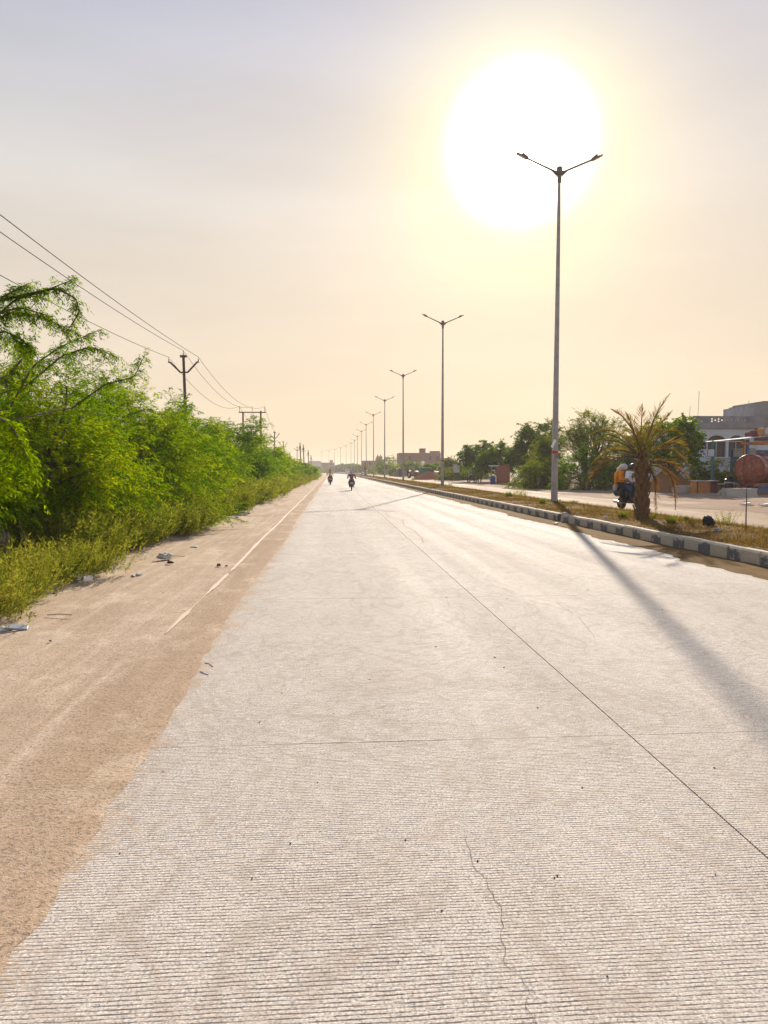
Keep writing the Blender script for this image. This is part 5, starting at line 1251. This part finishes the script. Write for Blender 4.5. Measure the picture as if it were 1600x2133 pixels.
mb.tube([(.12, -.56, 1.45), (.25, -.6, 1.32), (.27, -.62, 1.15), (.24, -.66, 1.0), (.22, -.70, .82)], [.10, .12, .10, .08, .05], 10, flat=.7); mb.build('shawl', M['orange'], d2, True)
mb = MB(); mb.tube([(.17, -.66, .97), (.2, -.72, .85), (.21, -.74, .72)], [.05, .11, .08], 10); o = mb.build('handbag', M['scarf'], d2, True)

# ------------------------------------------------------------------ tractors and car
def make_tractor():
    t = thing('tractor', '', 'tractor', (0, 0, 0), 0, 'red tractors by the sand heaps')
    for s in (-1, 1):
        mb = MB(); mb.torus((s * .75, -.7, .66), .47, .19, 'X', 26, 8, flat=.9); w = mb.build('wheel', M['rubber'], t, True)
        mb = MB(); mb.lathe([(.08, -.12), (.33, -.05), (.33, .05), (.08, .12)], 16, (s * .75, -.7, .66), 'X'); mb.build('rim', M['frame_w'], w, True)
        mb = MB(); mb.torus((s * .62, 1.15, .36), .25, .11, 'X', 22, 8); w = mb.build('wheel', M['rubber'], t, True)
        mb = MB(); mb.lathe([(.06, -.08), (.17, -.04), (.17, .04), (.06, .08)], 14, (s * .62, 1.15, .36), 'X'); mb.build('rim', M['frame_w'], w, True)
        mb = MB(); n = 8
        for i in range(n):
            a, b = R(20) + R(130) * i / n, R(20) + R(130) * (i + 1) / n
            mb.add([(s * .75 + q, -.7 + rr * math.cos(c), .66 + rr * math.sin(c)) for c in (a, b) for rr in (.72, .75) for q in (-.22, .22)], [(0, 1, 3, 2), (4, 6, 7, 5), (0, 4, 5, 1), (2, 3, 7, 6), (0, 2, 6, 4), (1, 5, 7, 3)])
        mb.build('fender', M['tractor'], t, True)
        mb = MB(); mb.tube([(s * .26, 1.64, .98), (s * .26, 1.70, .98)], .09, 12); mb.build('headlight', M['glass'], t, True)
        mb = MB(); mb.tube([(s * .58, -1.0, 1.1), (s * .58, -1.0, 2.05), (s * .45, -1.0, 2.15), (0, -1.0, 2.15)], .045, 8); mb.build('roll_bar', M['frame_w'], t, True)
    mb = MB(); mb.prism([(.05, .72), (1.66, .72), (1.70, 1.05), (1.55, 1.22), (.05, 1.28)], -.30, .30, 'X'); mb.build('bonnet', M['tractor'], t, False, .06)
    mb = MB(); mb.box((0, 1.70, .93), (.36, .03, .34)); mb.build('grille', M['black'], t)
    mb = MB(); mb.box((0, .3, .56), (.4, 2.0, .34)); mb.build('engine', M['engine'], t, False, .04); mb = MB(); mb.tube([(-.68, 1.15, .36), (.68, 1.15, .36)], .05, 8); mb.build('front_axle', M['darksteel'], t)
    mb = MB(); mb.box((0, -.85, 1.0), (.5, .45, .1)); mb.box((0, -1.08, 1.25), (.5, .08, .45)); mb.build('seat', M['black'], t, False, .03)
    mb = MB(); mb.torus((0, -.25, 1.42), .2, .018, 'Z', 20, 6); mb.tube([(0, .0, 1.2), (0, -.25, 1.42)], .02, 6); mb.build('steering_wheel', M['black'], t, True)
    mb = MB(); mb.tube([(.22, .9, 1.2), (.22, .9, 1.95)], .035, 8); mb.build('exhaust', M['darksteel'], t, True)
    return t
tr = make_tractor(); tr.location = (place(913, 119), 119, .05); tr.rotation_euler = (0, 0, R(150)); tr['label'] = 'red tractor with pale roll bar behind the brick-red sand heap'
tr2 = copy_tree(tr); tr2.location = (place(864, 132), 132, .05); tr2.rotation_euler = (0, 0, R(205)); tr2['label'] = 'red tractor left of the green tarpaulin shed'
def make_car():
    t = thing('car', 'white car with a roof light coming along the far carriageway', 'car', (0, 0, 0))
    mb = MB(); side = [(-2.0, .32), (2.0, .32), (2.05, .55), (1.95, .78), (1.0, .93), (.35, 1.42), (-1.2, 1.45), (-1.75, .98), (-2.05, .88)]
    mb.prism(side, -.82, .82, 'X'); mb.build('body', M['carwhite'], t, True, .09)
    mb = MB(); mb.add([(-.66, 1.02, .96), (.66, 1.02, .96), (.56, .42, 1.38), (-.56, .42, 1.38)], [(0, 1, 2, 3)]); [mb.v.__setitem__(i, (v[0], v[1] + .03, v[2] + .03)) for i, v in enumerate(list(mb.v))]; mb.build('windscreen', M['carglass'], t)
    for s in (-1, 1):
        mb = MB(); mb.prism([(.85, .97), (.32, 1.36), (-1.1, 1.38), (-1.5, 1.0)], s * .822, s * .835, 'X'); mb.build('side_window', M['carglass'], t)
        mb = MB(); mb.ball((s * .62, 2.0, .66), (.17, .06, .09), 10); mb.build('headlight', M['glass'], t, True)
        mb = MB(); mb.ball((s * .95, .75, 1.0), (.1, .06, .07), 8); mb.build('mirror', M['carwhite'], t, True)
        for y in (-1.3, 1.3):
            mb = MB(); mb.torus((s * .74, y, .32), .235, .09, 'X', 22, 8); w = mb.build('wheel', M['rubber'], t, True)
            mb = MB(); mb.lathe([(.04, -.07), (.18, -.04), (.18, .04), (.04, .07)], 14, (s * .76, y, .32), 'X'); mb.build('rim', M['chrome'], w, True)
    mb = MB(); mb.box((0, 2.03, .5), (.9, .05, .16)); mb.build('grille', M['black'], t)
    mb = MB(); mb.box((0, -.2, 1.52), (.7, .2, .1)); mb.build('roof_light', M['plate'], t, False, .02)
    mb = MB(); mb.box((0, 2.07, .38), (.5, .02, .11)); mb.build('number_plate', M['plate'], t)
    return t
car = make_car(); car.location = (place(759, 240), 240, .05); car.rotation_euler = (0, 0, PI - R(12))
# small lorry far off on the far carriageway
lo = thing('lorry', 'tiny white lorry in the haze on the far carriageway near the bend', 'lorry', (place(724, 360), 360, .05), PI)
mb = MB(); mb.box((0, 1.9, 1.25), (2.0, 1.5, 1.7)); mb.build('cab', M['carwhite'], lo, False, .1)
mb = MB(); mb.box((0, 2.67, 1.6), (1.7, .03, .6)); mb.build('windscreen', M['carglass'], lo)
mb = MB(); mb.box((0, -.6, 1.5), (2.1, 3.4, 1.7)); mb.build('load_bed', M['boardgrey'], lo)
for s in (-1, 1):
    for y in (-1.5, 1.8):
        mb = MB(); mb.torus((s * .85, y, .42), .3, .12, 'X', 18, 6); mb.build('wheel', M['rubber'], lo, True)

# ------------------------------------------------------------------ small things on the ground
def crumple(name, loc, size, m_, label, seed, cat, n=18, group=None):
    if name not in ('pebble', 'clod', 'scrap'): size = tuple(v * .5 for v in size)
    r = random.Random(seed); mb = MB(); mb.ball((0, 0, 0), 1, n); vs = []
    for v in mb.v:
        k = math.sin(v[0] * 5 + seed) * .2 + math.sin(v[1] * 7 + v[2] * 3 + seed * 2) * .18 + math.sin(v[2] * 6 + v[0] * 9 + seed * 3) * .16 + r.uniform(-.06, .06)
        vs.append((v[0] * size[0] * (1 + k), v[1] * size[1] * (1 + k), max(0, v[2] * (1 + k * .8) + .55) * size[2]))
    mb.v = vs; o = mb.build(name, m_, None); o.location = loc; o.rotation_euler = (0, 0, r.uniform(0, 6)); return tag(o, label, cat, group)
def onl(px, py, z=.03): q = at(px, py, z); return (q.x, q.y, z - .005)
crumple('paper_bag', onl(12, 1312), (.10, .13, .05), M['white'], 'crumpled white paper bag at the weeds on the far left edge', 1, 'litter')
mb = MB(); mb.box((0, 0, .03), (.19, .08, .02), (.3, .15, .3)); o = mb.build('carton', M['boardgrey'], None, bevel=.005); o.location = onl(35, 1312); tag(o, 'flattened bluish carton beside the white paper bag', 'litter')
def cup(px, py, label, rz):
    mb = MB(); mb.lathe([(.030, 0), (.034, .05), (.042, .11), (.044, .112), (.039, .108), (.030, .01)], 14, (0, 0, .04), 'Y'); o = mb.build('plastic_cup', M['white'], None, True); o.location = onl(px, py); o.rotation_euler = (0, 0, rz); tag(o, label, 'cup', 'discarded white cups')
cup(165, 1210, 'left white plastic cup lying among the weeds', .5); cup(193, 1211, 'right white plastic cup lying against the weeds', 2.0)
crumple('paper_scrap', onl(290, 1197), (.11, .07, .035), M['white'], 'bright white paper scrap at the foot of the undergrowth', 3, 'litter')
crumple('paper_scrap', onl(278, 1199), (.09, .05, .02), M['boardgrey'], 'grey scrap left of the bright white paper', 4, 'litter')
crumple('plastic_sack', onl(345, 1163), (.24, .16, .13), M['scarf'], 'dirty white sack lying in the edge of the undergrowth', 5, 'sack')
crumple('rag', onl(352, 1171), (.05, .03, .05), M['redtape'], 'small red rag in front of the dirty white sack', 6, 'rag')
crumple('rag', onl(356, 1173), (.10, .04, .045), M['litterblack'], 'black rag beside the red one before the sack', 7, 'rag')
crumple('shoe', onl(456, 1178), (.10, .055, .045), M['litterblack'], 'black discarded shoe on the sandy shoulder', 8, 'shoe')
crumple('rag', onl(472, 1179), (.055, .035, .025), M['rust'], 'brown scrap right beside the black shoe', 9, 'rag')
crumple('paper_scrap', onl(405, 1139), (.20, .12, .03), M['scarf'], 'flat pale scrap by the verge beyond the sack', 10, 'litter')
crumple('paper_scrap', onl(505, 1072), (.32, .2, .07), M['scarf'], 'pale litter pile at the verge farther up', 11, 'litter')
crumple('paper_scrap', onl(494, 1078), (.14, .1, .05), M['white'], 'small white litter beside the farther pale pile', 12, 'litter')
crumple('rag', onl(514, 1070), (.2, .12, .05), M['litterblack'], 'small black rag at the far verge', 13, 'rag')
crumple('stone', onl(112, 1236), (.03, .02, .02), M['stonedark'], 'dark stone on sand below the white cups', 14, 'stone')
crumple('stone', onl(105, 1335), (.035, .02, .015), M['stonedark'], 'dark flat stone on sand near the left edge', 15, 'stone')
crumple('stone', onl(340, 1105 + 130), (.012, .012, .01), M['stonedark'], 'small dark stone mid sand', 16, 'stone')
for k, (a, b, lab) in enumerate([((98, 1283), (150, 1282), 'long pale stick on the sand below the weeds'), ((427, 1384), (443, 1391), 'short twig lying across the sand and concrete edge'), ((345, 1160), (385, 1160), 'straight pale stick beside the dirty sack')]):
    p, q = Vector(onl(*a)), Vector(onl(*b)); mb = MB(); mb.tube([p + Vector((0, 0, .015)), (p + q) / 2 + Vector((0, .01, .02)), q + Vector((0, 0, .012))], .006, 5); o = mb.build('stick', M['twigpale'], None, True); tag(o, lab, 'stick', 'dry sticks')
PB = [(695, 1487), (541, 1505), (340, 1607), (920, 1898), (845, 1750), (1213, 1641), (1155, 1829), (1161, 1825), (1488, 1600), (770, 1416), (587, 1444), (908, 1348), (662, 1630), (1050, 1391), (525, 1831), (1490, 1822), (1031, 1370), (1120, 1475), (1056, 1247), (1380, 1270), (995, 1794), (250, 1778), (1225, 1229), (930, 1245), (605, 1757), (1265, 2035)]
for k, (px, py) in enumerate(PB):
    q = at(px, py, 0); s = .0037 * (.7 + .45 * (q.y / 3)) * rnd.uniform(.8, 1.3)
    row = 'near' if py > 1700 else 'middle' if py > 1400 else 'far'
    crumple('pebble', (q.x, q.y, .001), (s, s * .8, s * .5), M['stonedark'], 'tiny dark pebble lying on the %s stretch of the concrete lane' % row, 40 + k, 'pebble', 8, 'pebbles on the %s stretch of road' % row)
# median bits
q = at(1475, 1100, .2); crumple('clod', (q.x, q.y, medz(q.x, q.y) - .02), (.13, .10, .14), M['litterblack'], 'black clod on the median between palm and stick', 30, 'clod')
for k, (px, py, lab) in enumerate([(1262, 1082, 'white stone on the median left of the palm'), (1100, 1042, 'white scrap on the median left of the nearest lamp'), (1413, 1104, 'pale scrap on the median right of the palm'), (908, 1016, 'pale stone beside the second street lamp'), (1495, 1113, 'pale chip on the median below the black clod')]):
    q = at(px, py, .22); crumple('scrap', (q.x, q.y, medz(q.x, q.y) - .01), (.07, .05, .05), M['white'] if k < 2 else M['post'], lab, 31 + k, 'scrap')
q = at(1554, 1108, .2); st_ = thing('stake', 'thin planted stick standing alone at the right end of the median', 'stick', (q.x, q.y, medz(q.x, q.y)))
mb = MB(); mb.tube([(0, 0, -.1), (-.01, 0, .35), (-.005, 0, .62), (-.02, 0, .95)], [.016, .014, .011, .006], 6); mb.build('stem', M['rail'], st_, True)
mb = MB(); mb.tube([(-.07, 0, .60), (.08, 0, .61)], .006, 5); mb.build('tie', M['twigpale'], st_, True)
q = at(1157, 1091, .03); crumple('scrap', (q.x, q.y, .03), (.12, .05, .02), M['redtape'], 'reddish scrap in the gutter left of the loose kerb stone', 37, 'scrap')
for k, (px, py, lab) in enumerate([(1556, 1053, 'pale wooden offcut on the dirt beyond the far carriageway'), (1595, 1055, 'pale offcut at the right edge beyond the far carriageway')]):
    q = at(px, py, .1); mb = MB(); mb.box((0, 0, .04), (.55, .14, .06), (.05, .08, .1)); mb.box((.05, .05, .09), (.4, .1, .04), (.05, -.1, .5)); o = mb.build('offcut', M['sheet'], None); o.location = q; tag(o, lab, 'offcut', 'pale offcuts')

# ------------------------------------------------------------------ hazy air
hm = bpy.data.materials.new('haze'); hm.use_nodes = True; hn = hm.node_tree; hn.nodes.clear()
ho_ = hn.nodes.new('ShaderNodeOutputMaterial'); pv = hn.nodes.new('ShaderNodeVolumePrincipled'); pv.inputs['Color'].default_value = (.93, .90, .86, 1); pv.inputs['Density'].default_value = .0005; pv.inputs['Anisotropy'].default_value = .1
hn.links.new(pv.outputs[0], ho_.inputs['Volume'])
mb = MB(); mb.box((0, 550, 6.6), (2900, 1800, 16.0)); hz_ = mb.build('haze', hm); tag(hz_, kind='stuff'); hz_['label'] = 'thin dusty haze hanging over the whole road'
